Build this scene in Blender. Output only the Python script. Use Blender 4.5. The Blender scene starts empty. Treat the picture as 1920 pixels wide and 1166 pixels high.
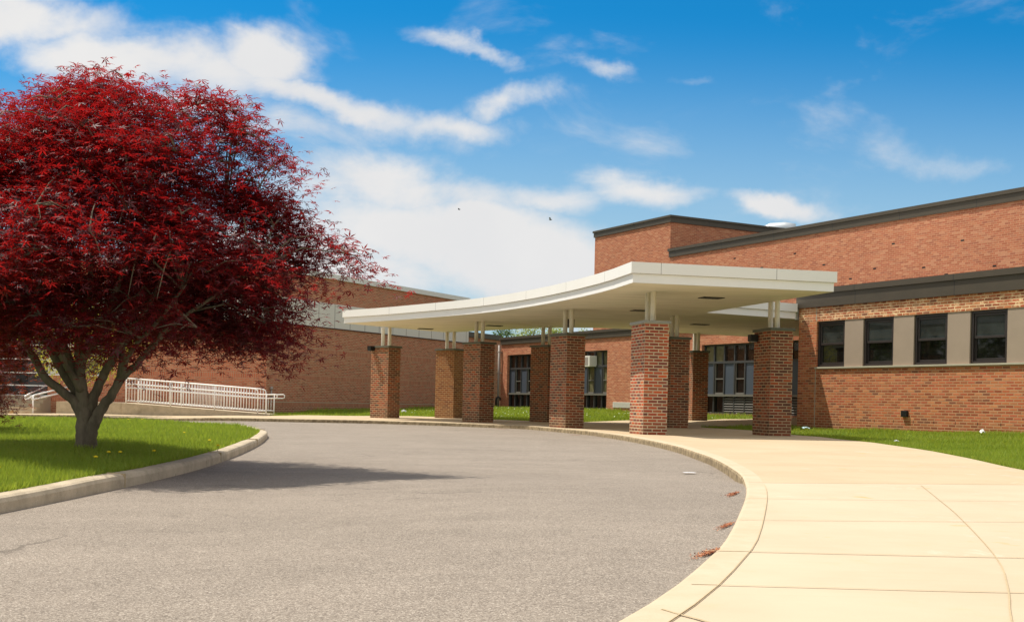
import bpy, math, random
import numpy as np
from mathutils import Vector, Matrix, noise
from mathutils.geometry import delaunay_2d_cdt
random.seed(7); RNG = np.random.default_rng(7)
S = bpy.context.scene
# ------------------------------------------------------------------ camera
cam = bpy.data.objects.new('camera', bpy.data.cameras.new('camera'))
S.collection.objects.link(cam); S.camera = cam
cam.data.sensor_width = 36; cam.data.lens = 41.25
cam.data.shift_y = 0.0895
cam.data.clip_start = .05; cam.data.clip_end = 6000
cam.matrix_world = Matrix.Translation((0, 0, .6)) @ Matrix.Rotation(math.radians(90), 4, 'X') @ Matrix.Rotation(.0219, 4, 'Z')
S.render.resolution_x = 1024; S.render.resolution_y = 621
S.view_settings.view_transform = 'Standard'; S.view_settings.look = 'None'
S.view_settings.gamma = 1; S.view_settings.use_curve_mapping = False
S.view_settings.exposure = 0.2
# ------------------------------------------------------------------ sun
SUNV = Vector((-.46, .17, 1)).normalized()          # towards the sun
sl = bpy.data.lights.new('sun', 'SUN'); sl.energy = 4.5; sl.angle = math.radians(.55); sl.color = (1, .93, .82)
sun = bpy.data.objects.new('sun', sl); S.collection.objects.link(sun)
sun.rotation_euler = SUNV.to_track_quat('Z', 'Y').to_euler()
# ------------------------------------------------------------------ world: sky and clouds
W = bpy.data.worlds.new('World'); S.world = W; W.use_nodes = True
nt = W.node_tree; nt.nodes.clear()
class NB:
    def __init__(s, t): s.t = t
    def n(s, ty, **k):
        o = s.t.nodes.new(ty)
        for a, b in k.items(): setattr(o, a, b)
        return o
    def set(s, sock, v):
        if hasattr(v, 'is_output') or hasattr(v, 'links'): s.t.links.new(v, sock)
        elif v is not None: sock.default_value = v
    def m(s, op, a, b=None, c=None, clamp=False):
        o = s.n('ShaderNodeMath', operation=op, use_clamp=clamp)
        s.set(o.inputs[0], a); s.set(o.inputs[1], b)
        if c is not None: s.set(o.inputs[2], c)
        return o.outputs[0]
    def mix(s, f, a, b, mode='MIX'):
        o = s.n('ShaderNodeMix', data_type='RGBA', blend_type=mode)
        s.set(o.inputs[0], f); s.set(o.inputs[6], a); s.set(o.inputs[7], b)
        return o.outputs[2]
    def ramp(s, f, stops, interp='LINEAR'):
        o = s.n('ShaderNodeValToRGB'); o.color_ramp.interpolation = interp
        e = o.color_ramp.elements
        while len(e) < len(stops): e.new(.5)
        for i, (p, c) in enumerate(stops):
            e[i].position = p; e[i].color = (c[0], c[1], c[2], 1) if isinstance(c, (tuple, list)) else (c, c, c, 1)
        s.set(o.inputs[0], f); return o.outputs[0]
    def noise(s, vec, scale, detail=4, rough=.55, dist=0.):
        o = s.n('ShaderNodeTexNoise'); s.set(o.inputs['Vector'], vec)
        o.inputs['Scale'].default_value = scale; o.inputs['Detail'].default_value = detail
        o.inputs['Roughness'].default_value = rough; o.inputs['Distortion'].default_value = dist
        return o.outputs[0]
    def mr(s, v, a, b, c=0., d=1., smooth=True):
        o = s.n('ShaderNodeMapRange', interpolation_type='SMOOTHSTEP' if smooth else 'LINEAR')
        s.set(o.inputs[0], v)
        for i, q in enumerate((a, b, c, d)): s.set(o.inputs[i+1], q)
        return o.outputs[0]
b = NB(nt)
sky = b.n('ShaderNodeTexSky', sky_type='NISHITA', sun_disc=False)
sky.sun_elevation = math.asin(SUNV.z); sky.sun_rotation = math.atan2(SUNV.x, SUNV.y)
sky.air_density = 1.0; sky.dust_density = .6; sky.ozone_density = 2.5
tc = b.n('ShaderNodeTexCoord'); sp = b.n('ShaderNodeSeparateXYZ'); b.set(sp.inputs[0], tc.outputs['Generated'])
dy = b.m('MAXIMUM', b.m('ABSOLUTE', sp.outputs[1]), .12)
px = b.m('DIVIDE', sp.outputs[0], dy); pz = b.m('DIVIDE', sp.outputs[2], dy)
cv = b.n('ShaderNodeCombineXYZ'); b.set(cv.inputs[0], px); b.set(cv.inputs[1], pz)
nw = b.n('ShaderNodeTexNoise'); b.set(nw.inputs['Vector'], cv.outputs[0]); nw.inputs['Scale'].default_value = 7; nw.inputs['Detail'].default_value = 6; nw.inputs['Roughness'].default_value = .6
sc = b.n('ShaderNodeVectorMath', operation='MULTIPLY_ADD'); b.set(sc.inputs[0], nw.outputs['Color']); sc.inputs[1].default_value = (.11, .075, 0); 
sub = b.n('ShaderNodeVectorMath', operation='ADD'); b.set(sub.inputs[0], cv.outputs[0]); sub.inputs[1].default_value = (-.055, -.037, 0)
b.set(sc.inputs[2], sub.outputs[0])
wp = b.n('ShaderNodeSeparateXYZ'); b.set(wp.inputs[0], sc.outputs[0])
def pp(x, y): return ((x-960)/2200, (755-y)/2200)
def blob(cx, cy, rx, ry, rot=0, amp=1., soft=.0):
    X, Z = pp(cx, cy); c, s_ = math.cos(math.radians(rot)), math.sin(math.radians(rot))
    ax = b.m('SUBTRACT', wp.outputs[0], X); az = b.m('SUBTRACT', wp.outputs[1], Z)
    u = b.m('MULTIPLY_ADD', ax, c*2200/rx, b.m('MULTIPLY', az, s_*2200/rx))
    v = b.m('MULTIPLY_ADD', ax, -s_*2200/ry, b.m('MULTIPLY', az, c*2200/ry))
    r = b.m('SQRT', b.m('ADD', b.m('MULTIPLY', u, u), b.m('MULTIPLY', v, v)))
    return b.mr(r, 1.25, soft, 0., amp)
blobs = [blob(20, 40, 330, 80, -6, 1.25), blob(230, 120, 400, 90, -9, 1.25), blob(470, 110, 150, 74, -12, 1.2), blob(330, 215, 330, 80, -8, .95),
         blob(600, 200, 330, 46, -15, .95), blob(820, 240, 230, 40, 2, .8), blob(945, 185, 110, 40, 14, .8), blob(860, 108, 150, 26, -14, .8),
         blob(740, 370, 380, 80, -4, 1.0), blob(780, 460, 400, 110, -6, 1.35), blob(980, 500, 400, 130, -14, 1.4), blob(600, 500, 340, 130, 0, 1.3), blob(900, 450, 300, 90, -12, 1.3),
         blob(1180, 352, 150, 52, -4, 1.0), blob(1030, 370, 200, 50, 0, .85), blob(1110, 122, 90, 24, -12, .55), blob(1290, 140, 90, 18, 0, .3), blob(1435, 380, 130, 28, -4, .95),
         blob(1800, 295, 260, 44, 3, .34), blob(1150, 250, 330, 40, -8, .15)]
acc = blobs[0]
for q in blobs[1:]: acc = b.m('MAXIMUM', acc, q)
strc = b.n('ShaderNodeMapping'); b.set(strc.inputs[0], cv.outputs[0]); strc.inputs['Scale'].default_value = (1, 1.9, 1); strc.inputs['Rotation'].default_value = (0, 0, .12)
f1 = b.noise(strc.outputs[0], 6.5, 12, .58, .35); f2 = b.noise(strc.outputs[0], 3.2, 5, .6, 0)
d = b.m('ADD', acc, b.m('MULTIPLY_ADD', f1, 2.3, -1.15)); d = b.m('ADD', d, b.m('MULTIPLY_ADD', f2, .9, -.45))
cl = b.mr(d, .08, 1.05)
thin = b.m('MULTIPLY', b.mr(b.noise(strc.outputs[0], 2.6, 8, .62, .8), .52, .8), b.mr(pz, .33, .12, .0, .35))
cl = b.m('MAXIMUM', cl, thin)
# unseen broken bright cloud, added overhead, beside and behind for brighter, neutral shade
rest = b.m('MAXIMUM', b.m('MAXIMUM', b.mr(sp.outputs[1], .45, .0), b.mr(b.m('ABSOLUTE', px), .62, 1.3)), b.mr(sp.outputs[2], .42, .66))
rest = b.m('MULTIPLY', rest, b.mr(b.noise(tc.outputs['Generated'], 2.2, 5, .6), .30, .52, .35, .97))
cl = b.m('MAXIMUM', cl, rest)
lowhaze = b.mr(pz, .34, .06, 0, .85)
ccol = b.mix(b.noise(sc.outputs[0], 6, 5, .5), (.80, .82, .86, 1), (1.04, 1.02, .99, 1))
skc = b.mix(1.0, sky.outputs[0], (.06, .76, 1.12, 1), 'MULTIPLY')
sks = b.n('ShaderNodeVectorMath', operation='SCALE'); b.set(sks.inputs[0], skc); sks.inputs['Scale'].default_value = .1
skh = b.mix(lowhaze, sks.outputs[0], (.44, .58, .66, 1))
cls = b.n('ShaderNodeVectorMath', operation='SCALE'); b.set(cls.inputs[0], ccol); cls.inputs['Scale'].default_value = .76
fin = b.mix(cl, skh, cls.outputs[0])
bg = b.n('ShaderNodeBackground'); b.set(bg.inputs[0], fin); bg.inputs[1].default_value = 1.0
wo = b.n('ShaderNodeOutputWorld'); nt.links.new(bg.outputs[0], wo.inputs[0])
S.cycles.max_bounces = 8; S.cycles.diffuse_bounces = 4; S.cycles.transmission_bounces = 4

# ------------------------------------------------------------------ materials
MATS = {}
def mat(name, color=None, rough=.8, build=None, spec=.35, metal=0., bump=None):
    m_ = bpy.data.materials.new(name); m_.use_nodes = True; t = m_.node_tree; t.nodes.clear()
    B = NB(t); p = B.n('ShaderNodeBsdfPrincipled'); o = B.n('ShaderNodeOutputMaterial'); t.links.new(p.outputs[0], o.inputs[0])
    p.inputs['Roughness'].default_value = rough; p.inputs['Specular IOR Level'].default_value = spec; p.inputs['Metallic'].default_value = metal
    if color: p.inputs['Base Color'].default_value = (*color, 1)
    if build: build(B, p, o)
    MATS[name] = m_; return m_
def bumpn(B, p, h, strength=.4, dist=.01):
    o = B.n('ShaderNodeBump'); o.inputs['Strength'].default_value = strength; o.inputs['Distance'].default_value = dist
    B.set(o.inputs['Height'], h); B.t.links.new(o.outputs[0], p.inputs['Normal'])
def obj_co(B): return B.n('ShaderNodeTexCoord').outputs['Object']
def uv_co(B): return B.n('ShaderNodeTexCoord').outputs['UV']
def worn(base, var=.12, scale=3., rough=.7, fine=60., bumpd=.001, darkdirt=0.):
    def f(B, p, o):
        c = obj_co(B); n1 = B.noise(c, scale, 6, .6); n2 = B.noise(c, fine, 3, .6)
        k = B.m('ADD', B.m('MULTIPLY_ADD', n1, var*2, 1-var), B.m('MULTIPLY_ADD', n2, var, -var/2))
        v = B.n('ShaderNodeVectorMath', operation='SCALE'); v.inputs[0].default_value = base; B.set(v.inputs['Scale'], k)
        col = v.outputs[0]
        if darkdirt:
            mp = B.n('ShaderNodeMapping'); B.set(mp.inputs[0], c); mp.inputs['Scale'].default_value = (6, 6, .8)
            s_ = B.mr(B.noise(mp.outputs[0], 2, 6, .65), .5, .75, 0, darkdirt); col = B.mix(s_, col, (.13, .12, .08, 1))
        B.set(p.inputs['Base Color'], col); bumpn(B, p, n2, .3, bumpd)
        p.inputs['Roughness'].default_value = rough
    return f
def brick(palette, mortar, mor=.011, bands=None, stain=.25, bw=.2032, bh=.0655, offx=0, efflo=0., darkb=0., top=None):
    def f(B, p, o):
        c = uv_co(B)
        wob = B.n('ShaderNodeTexNoise'); B.set(wob.inputs['Vector'], c); wob.inputs['Scale'].default_value = 14; wob.inputs['Detail'].default_value = 2
        wv = B.n('ShaderNodeVectorMath', operation='MULTIPLY_ADD'); B.set(wv.inputs[0], wob.outputs['Color']); wv.inputs[1].default_value = (.006, .004, 0); B.set(wv.inputs[2], c)
        def bt(w, h, off=.5):
            t = B.n('ShaderNodeTexBrick'); t.offset = off; t.offset_frequency = 2; t.squash = 1
            B.set(t.inputs['Vector'], wv.outputs[0]); t.inputs['Color1'].default_value = (0, 0, 0, 1); t.inputs['Color2'].default_value = (1, 1, 1, 1); t.inputs['Mortar'].default_value = (.5, .5, .5, 1)
            t.inputs['Scale'].default_value = 1; t.inputs['Mortar Size'].default_value = mor; t.inputs['Mortar Smooth'].default_value = .25
            t.inputs['Brick Width'].default_value = w; t.inputs['Row Height'].default_value = h; t.inputs['Bias'].default_value = 0
            return t.outputs['Color'], t.outputs['Fac']
        g, fac = bt(bw, bh)
        sx = B.n('ShaderNodeSeparateXYZ'); B.set(sx.inputs[0], c)
        if bands:
            g2, fac2 = bt(.0677, .215, 0.)
            msk = None
            for (a0, a1) in bands:
                q = B.m('MULTIPLY', B.m('GREATER_THAN', sx.outputs[1], a0), B.m('LESS_THAN', sx.outputs[1], a1))
                msk = q if msk is None else B.m('MAXIMUM', msk, q)
            g = B.mix(msk, g, B.mix(.5, g2, (.15, .15, .15, 1))); fac = B.m('ADD', B.m('MULTIPLY', fac, B.m('SUBTRACT', 1., msk)), B.m('MULTIPLY', fac2, msk))
        n = len(palette)
        col = B.ramp(g, [((i+.5)/n, q) for i, q in enumerate(palette)], 'CONSTANT' if False else 'LINEAR')
        fine = B.noise(c, 90, 3, .6); big = B.noise(c, .55, 5, .6); mid = B.noise(c, 5, 4, .6)
        k = B.m('ADD', B.m('MULTIPLY_ADD', fine, .5, .55), B.m('MULTIPLY_ADD', big, stain*2, .2-stain)); 
        v = B.n('ShaderNodeVectorMath', operation='SCALE'); B.set(v.inputs[0], col); B.set(v.inputs['Scale'], k); col = v.outputs[0]
        if darkb:
            col = B.mix(B.mr(B.noise(c, 2.1, 7, .7), .5, .78, 0, darkb), col, (.09, .05, .03, 1))
        mc = B.n('ShaderNodeVectorMath', operation='SCALE'); mc.inputs[0].default_value = mortar; B.set(mc.inputs['Scale'], B.m('MULTIPLY_ADD', mid, .7, .62))
        if efflo:
            e = B.m('MULTIPLY', B.mr(B.noise(c, 1.3, 6, .7), .5, .7), efflo); col = B.mix(e, col, (.55, .45, .33, 1))
        mcol = mc.outputs[0]
        wet = B.m('MULTIPLY', B.mr(B.m('ADD', sx.outputs[1], B.m('MULTIPLY_ADD', B.noise(c, 1.7, 5, .65), .9, -.45)), .55, .1), .38)
        col = B.mix(wet, col, (.12, .075, .035, 1))
        if top:
            tm = B.m('MULTIPLY', B.m('GREATER_THAN', sx.outputs[1], top), B.mr(B.noise(c, 2.6, 5, .6), .42, .62, .25, 1.))
            mcol = B.mix(tm, mcol, (.95, .72, .42, 1)); e2 = B.m('MULTIPLY', tm, B.mr(B.noise(c, 7, 4, .6), .5, .62, 0, .8)); col = B.mix(e2, col, (.75, .50, .27, 1))
            fac = B.m('MAXIMUM', fac, B.m('MULTIPLY', e2, .35))
        col = B.mix(fac, col, mcol)
        B.set(p.inputs['Base Color'], col)
        h = B.m('MULTIPLY_ADD', fac, -1., B.m('MULTIPLY', fine, .25)); bumpn(B, p, h, .7, .006)
    return f
mat('brick_right', rough=.9, build=brick([(.30, .075, .03), (.50, .15, .055), (.43, .10, .045), (.56, .20, .075), (.34, .105, .045), (.52, .13, .06), (.60, .24, .10), (.24, .085, .045)], (.50, .29, .155), darkb=.25, top=2.89))
mat('brick_high', rough=.9, build=brick([(.38, .12, .06), (.47, .165, .083), (.41, .13, .07), (.50, .195, .098), (.33, .105, .06), (.52, .23, .125)], (.56, .30, .17), mor=.008, stain=.15, darkb=.12))
mat('brick_left', rough=.92, build=brick([(.34, .115, .06), (.50, .18, .10), (.44, .13, .075), (.52, .23, .13), (.36, .165, .10), (.50, .14, .075)], (.50, .35, .22), bands=[(1.33, 1.54), (2.38, 2.59), (.30, .42)], stain=.12))
mat('brick_red', rough=.92, build=brick([(.50, .13, .065), (.68, .22, .11), (.60, .17, .085), (.72, .28, .15), (.54, .20, .11)], (.54, .35, .22), bands=[(1.33, 1.54), (2.38, 2.59), (.30, .42)], stain=.12))
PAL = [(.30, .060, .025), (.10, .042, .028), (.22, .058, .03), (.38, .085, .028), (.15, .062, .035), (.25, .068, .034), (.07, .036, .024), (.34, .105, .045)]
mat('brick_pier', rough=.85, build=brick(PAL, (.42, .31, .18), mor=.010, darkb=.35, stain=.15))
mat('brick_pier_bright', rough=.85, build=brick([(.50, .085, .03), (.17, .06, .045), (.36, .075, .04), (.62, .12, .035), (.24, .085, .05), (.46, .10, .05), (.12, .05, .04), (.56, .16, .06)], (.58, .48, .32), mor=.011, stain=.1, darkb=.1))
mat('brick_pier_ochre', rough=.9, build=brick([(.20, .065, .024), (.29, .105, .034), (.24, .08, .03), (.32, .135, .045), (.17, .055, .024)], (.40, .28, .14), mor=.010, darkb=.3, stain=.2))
mat('white_paint', rough=.55, build=worn((.91, .90, .87), .04, 2., .55, 30, .0005))
def fascia_b(B, p, o):
    c = uv_co(B); s_ = B.n('ShaderNodeSeparateXYZ'); B.set(s_.inputs[0], c)
    fr = B.m('FRACT', B.m('DIVIDE', s_.outputs[0], 2.42)); ln = B.m('LESS_THAN', fr, .004)
    n1 = B.noise(c, 1.3, 5, .6); k = B.mix(B.mr(n1, .4, .8, 0, .25), (.92, .905, .86, 1), (.82, .81, .77, 1))
    mp = B.n('ShaderNodeMapping'); B.set(mp.inputs[0], c); mp.inputs['Scale'].default_value = (7, .6, 1)
    k = B.mix(B.mr(B.noise(mp.outputs[0], 2, 5, .7), .62, .85, 0, .3), k, (.45, .42, .35, 1))
    B.set(p.inputs['Base Color'], B.mix(ln, k, (.25, .24, .22, 1)))
mat('fascia_white', rough=.45, build=fascia_b)
def soffit_b(B, p, o):
    c = obj_co(B); mp = B.n('ShaderNodeMapping'); B.set(mp.inputs[0], c); mp.inputs['Rotation'].default_value = (0, 0, .5); mp.inputs['Scale'].default_value = (.5, 2.5, 1)
    k = B.mix(B.mr(B.noise(mp.outputs[0], 1.5, 6, .6), .35, .8, 0, .55), (.82, .78, .62, 1), (.50, .47, .34, 1))
    k = B.mix(B.mr(B.noise(c, .35, 4, .5), .45, .7, 0, .35), k, (.56, .60, .42, 1))
    B.set(p.inputs['Base Color'], k)
mat('soffit_paint', rough=.7, build=soffit_b)
mat('post_paint', rough=.6, build=worn((.74, .69, .57), .1, 6., .6, 40, .001, .55))
mat('dark_bronze', rough=.5, build=worn((.070, .062, .052), .1, 2., .5, 40, .0003))
def bronze_f(B, p, o):
    c = uv_co(B); s_ = B.n('ShaderNodeSeparateXYZ'); B.set(s_.inputs[0], c)
    ln = B.m('LESS_THAN', B.m('FRACT', B.m('DIVIDE', B.m('ADD', s_.outputs[0], 1.), 3.05)), .005)
    n1 = B.noise(c, 2, 5, .6); k = B.mix(n1, (.085, .068, .046, 1), (.060, .050, .036, 1)); B.set(p.inputs['Base Color'], B.mix(ln, k, (.02, .02, .02, 1)))
mat('fascia_bronze', rough=.5, build=bronze_f)
mat('cap_metal', rough=.6, build=worn((.11, .115, .085), .15, 8., .6, 40, .001))
mat('cap_grey', rough=.7, build=worn((.30, .31, .28), .12, 8., .7, 40, .001))
mat('panel_grey', rough=.5, build=worn((.68, .68, .63), .03, 1., .5, 20, .0003))
mat('panel_tan', rough=.95, build=worn((.36, .285, .215), .10, 2.5, .95, 120, .004))
mat('coping_white', rough=.4, build=worn((.72, .75, .72), .04, 2., .4, 20, .0003))
mat('sill_stone', rough=.8, build=worn((.42, .40, .30), .1, 5., .8, 60, .001))
mat('frame_dark', rough=.4, build=worn((.035, .028, .026), .1, 5., .4, 60, .0003), spec=.5)
mat('frame_grey', rough=.5, build=worn((.055, .055, .055), .1, 5., .5, 60, .0003))
mat('frame_rail', rough=.5, build=worn((.16, .15, .13), .1, 5., .5, 60, .0003))
mat('panel_blue', rough=.45, build=worn((.065, .080, .105), .1, 2., .45, 60, .0003))
def glass_b(base, tint=.0):
    def f(B, p, o):
        c = obj_co(B); n1 = B.noise(c, 1.7, 4, .6)
        B.set(p.inputs['Base Color'], B.mix(B.mr(n1, .35, .7), (*base, 1), (base[0]*.4, base[1]*.4, base[2]*.4, 1)))
        p.inputs['Roughness'].default_value = .03; p.inputs['Specular IOR Level'].default_value = .6
    return f
mat('glass_dark', build=glass_b((.012, .012, .010)))
mat('glass_screen', build=glass_b((.035, .045, .045)))
mat('glass_blind', build=glass_b((.16, .15, .08)))
mat('glass_brown', build=glass_b((.05, .030, .018)))
mat('rail_white', (.90, .89, .87), .35)
mat('metal_silver', rough=.35, build=worn((.62, .66, .68), .1, 4., .35, 40, .0003), metal=.6)
mat('plastic_white', (.72, .70, .62), .5)
mat('black_metal', (.014, .014, .013), .45)
mat('grille_dark', (.02, .02, .02), .6)
mat('pipe_grey', (.33, .29, .26), .5)
mat('lens', (.25, .24, .2), .2)
def concrete_walk(B, p, o):
    c = obj_co(B); n1 = B.noise(c, .8, 7, .6); n2 = B.noise(c, 260, 2, .6); n3 = B.noise(c, 4, 6, .65); n4 = B.noise(c, 1.6, 8, .7, .6)
    k = B.mix(B.mr(n1, .3, .7), (.555, .455, .325, 1), (.50, .405, .28, 1))
    k = B.mix(B.mr(n3, .55, .8, 0, .35), k, (.55, .39, .20, 1))
    k = B.mix(B.mr(n4, .60, .70, 0, .5), k, (.66, .58, .46, 1))
    k = B.mix(B.m('MULTIPLY', B.mr(n2, .56, .74), .35), k, (.36, .28, .18, 1))
    sx = B.n('ShaderNodeSeparateXYZ'); B.set(sx.inputs[0], c)
    pour = B.m('GREATER_THAN', B.m('SUBTRACT', sx.outputs[1], B.m('MULTIPLY_ADD', sx.outputs[0], .2151, 9.014)), 0.)
    k = B.mix(pour, k, (.955, .915, .85, 1), 'MULTIPLY')
    k = B.mix(B.m('MULTIPLY', B.mr(B.noise(c, 2.3, 3, .5), .66, .74), .8), k, (.56, .33, .12, 1))
    k = B.mix(B.mr(B.noise(c, 1.1, 9, .75), .60, .66, 0, .55), k, (.56, .50, .42, 1))
    mp = B.n('ShaderNodeMapping'); B.set(mp.inputs[0], c); mp.inputs['Scale'].default_value = (.35, 5, 1)
    k = B.mix(B.mr(B.noise(mp.outputs[0], 3, 5, .6), .5, .8, 0, .22), k, (.46, .36, .23, 1))
    B.set(p.inputs['Base Color'], k); bumpn(B, p, B.m('ADD', n2, B.m('MULTIPLY', n3, .6)), .25, .003)
mat('concrete_walk', rough=.9, build=concrete_walk)
mat('joint_dirt', rough=1, build=worn((.42, .325, .19), .3, 30, 1., 100, .001))
mat('joint_light', rough=1, build=worn((.46, .36, .22), .2, 30, 1., 100, .001))
def kerb_b(B, p, o):
    c = obj_co(B); n1 = B.noise(c, 3, 7, .7); n2 = B.noise(c, 150, 3, .6)
    s_ = B.n('ShaderNodeSeparateXYZ'); B.set(s_.inputs[0], c)
    k = B.mix(B.mr(n1, .35, .75), (.56, .47, .34, 1), (.36, .30, .21, 1)); k = B.mix(B.mr(n2, .5, .8, 0, .5), k, (.12, .10, .07, 1))
    k = B.mix(B.mr(B.noise(c, 9, 6, .75), .62, .70, 0, .7), k, (.11, .08, .05, 1))
    B.set(p.inputs['Base Color'], k); bumpn(B, p, B.m('ADD', n2, B.m('MULTIPLY', n1, 2.)), .6, .008)
mat('kerb_old', rough=.95, build=kerb_b)
def kerbw_b(B, p, o):
    c = obj_co(B); n1 = B.noise(c, 3, 7, .7); n2 = B.noise(c, 200, 3, .6)
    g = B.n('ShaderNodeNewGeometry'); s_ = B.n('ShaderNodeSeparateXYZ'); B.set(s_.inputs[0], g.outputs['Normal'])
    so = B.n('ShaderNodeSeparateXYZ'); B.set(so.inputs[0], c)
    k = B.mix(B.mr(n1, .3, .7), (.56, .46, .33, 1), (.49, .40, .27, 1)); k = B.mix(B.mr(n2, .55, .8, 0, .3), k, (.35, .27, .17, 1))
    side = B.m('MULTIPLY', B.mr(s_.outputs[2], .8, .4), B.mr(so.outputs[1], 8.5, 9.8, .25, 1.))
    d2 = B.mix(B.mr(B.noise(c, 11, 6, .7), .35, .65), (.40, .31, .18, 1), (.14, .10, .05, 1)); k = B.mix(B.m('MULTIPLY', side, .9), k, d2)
    B.set(p.inputs['Base Color'], k); bumpn(B, p, n2, .3, .004)
mat('kerb_walk', rough=.95, build=kerbw_b)
def asphalt(B, p, o):
    c = obj_co(B); v = B.n('ShaderNodeTexVoronoi'); B.set(v.inputs['Vector'], c); v.inputs['Scale'].default_value = 230
    vr = B.n('ShaderNodeSeparateColor'); B.set(vr.inputs[0], v.outputs['Color'])
    n1 = B.noise(c, .5, 6, .6); n2 = B.noise(c, 60, 4, .7); n3 = B.noise(c, 3, 9, .72)
    v2 = B.n('ShaderNodeTexVoronoi'); B.set(v2.inputs['Vector'], c); v2.inputs['Scale'].default_value = 110
    v2r = B.n('ShaderNodeSeparateColor'); B.set(v2r.inputs[0], v2.outputs['Color'])
    k = B.ramp(vr.outputs[0], [(0, (.12, .097, .078)), (.25, (.235, .197, .16)), (.75, (.30, .256, .21)), (1, (.50, .44, .37))])
    s_ = B.m('ADD', B.m('MULTIPLY_ADD', n1, .35, .58), B.m('MULTIPLY_ADD', n3, .42, .0)); s_ = B.m('ADD', s_, B.m('MULTIPLY_ADD', v2r.outputs[1], .22, -.11))
    mp = B.n('ShaderNodeMapping'); B.set(mp.inputs[0], c); mp.inputs['Scale'].default_value = (.25, 1.6, 1); mp.inputs['Rotation'].default_value = (0, 0, -.08)
    s_ = B.m('ADD', s_, B.m('MULTIPLY_ADD', B.noise(mp.outputs[0], 1.2, 6, .65), .34, -.15))
    vc = B.n('ShaderNodeTexVoronoi', feature='DISTANCE_TO_EDGE'); vc.inputs['Scale'].default_value = .33
    wn = B.n('ShaderNodeTexNoise'); B.set(wn.inputs['Vector'], c); wn.inputs['Scale'].default_value = 1.6; wn.inputs['Detail'].default_value = 6
    wa = B.n('ShaderNodeVectorMath', operation='MULTIPLY_ADD'); B.set(wa.inputs[0], wn.outputs['Color']); wa.inputs[1].default_value = (1.1, 1.1, 0); B.set(wa.inputs[2], c); B.set(vc.inputs['Vector'], wa.outputs[0])
    crack = B.m('MULTIPLY', B.mr(vc.outputs['Distance'], .006, .001), B.mr(B.noise(c, .45, 3, .5), .52, .60))
    s_ = B.m('MULTIPLY', B.m('MULTIPLY', s_, .95), B.m('MULTIPLY_ADD', crack, -.35, 1.))
    spots = B.mr(B.noise(c, 1.9, 4, .55), .66, .74, 0, .22); s_ = B.m('MULTIPLY', s_, B.m('SUBTRACT', 1., spots))
    q = B.n('ShaderNodeVectorMath', operation='SCALE'); B.set(q.inputs[0], k); B.set(q.inputs['Scale'], s_)
    B.set(p.inputs['Base Color'], q.outputs[0]); bumpn(B, p, B.m('ADD', v.outputs['Distance'], n2), .35, .005)
mat('asphalt', rough=.93, build=asphalt, spec=.2)
def lawn_b(B, p, o):
    c = obj_co(B); n1 = B.noise(c, .9, 6, .6); n2 = B.noise(c, 60, 4, .7)
    k = B.mix(B.mr(n1, .35, .7), (.08, .14, .014, 1), (.17, .20, .035, 1)); k = B.mix(B.mr(n2, .45, .75, 0, .7), k, (.03, .05, .01, 1))
    B.set(p.inputs['Base Color'], k); bumpn(B, p, n2, .8, .02)
mat('lawn', rough=1, build=lawn_b, spec=.1)
def leafmat(name, cols, trans, tf=.35, rough=.45, spec=.5, nscale=1.2):
    def f(B, p, o):
        g = B.n('ShaderNodeNewGeometry'); r = g.outputs['Random Per Island']
        n1 = B.noise(obj_co(B), nscale, 4, .6)
        f_ = B.m('ADD', B.m('MULTIPLY', r, .65), B.m('MULTIPLY', B.mr(n1, .3, .7), .35))
        k = B.ramp(f_, [(i/(len(cols)-1), q) for i, q in enumerate(cols)])
        B.set(p.inputs['Base Color'], k)
        t = B.n('ShaderNodeBsdfTranslucent'); B.set(t.inputs[0], B.mix(r, (*trans, 1), (trans[0]*.7, trans[1]*.6, trans[2]*.8, 1)))
        mx = B.n('ShaderNodeMixShader'); mx.inputs[0].default_value = tf
        B.t.links.new(p.outputs[0], mx.inputs[1]); B.t.links.new(t.outputs[0], mx.inputs[2]); B.t.links.new(mx.outputs[0], o.inputs[0])
    return mat(name, rough=rough, spec=spec, build=f)
leafmat('maple_leaf', [(.022, .0045, .008), (.038, .006, .011), (.065, .009, .014), (.10, .018, .022)], (.86, .024, .022), .27, .55, .38)
leafmat('maple_leaf_far', [(.06, .012, .010), (.11, .02, .016), (.16, .035, .02)], (.65, .10, .03), .3, .5, .4)
leafmat('yellow_leaf', [(.30, .34, .04), (.40, .42, .06), (.52, .50, .10)], (.75, .75, .08), .4)
leafmat('spring_leaf', [(.16, .22, .04), (.24, .30, .06), (.33, .36, .10)], (.55, .65, .12), .35)
leafmat('green_leaf', [(.04, .08, .015), (.07, .13, .02), (.11, .17, .03)], (.25, .4, .05), .3)
leafmat('grass_blade', [(.08, .14, .012), (.16, .25, .02), (.26, .34, .035), (.40, .43, .09)], (.55, .70, .06), .4, .5, .3, .6)
mat('bark', rough=.95, build=lambda B, p, o: (lambda c: (B.set(p.inputs['Base Color'], B.mix(B.mr(B.noise(c, 7, 7, .7), .3, .7), (.26, .215, .15, 1), (.12, .10, .07, 1))), bumpn(B, p, B.noise(c, 28, 6, .7), .8, .015)))((lambda mp: (B.set(mp.inputs[0], obj_co(B)), mp.inputs['Scale'].__setattr__('default_value', (1, 1, .35)), mp.outputs[0])[2])(B.n('ShaderNodeMapping'))))
mat('bird_dark', (.03, .03, .035), .8)
mat('bird_pale', (.22, .23, .26), .8)
mat('paper', (.60, .60, .62), .7)
mat('plastic_blue', (.45, .62, .68), .4)
mat('cup_white', (.82, .82, .80), .4)
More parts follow.
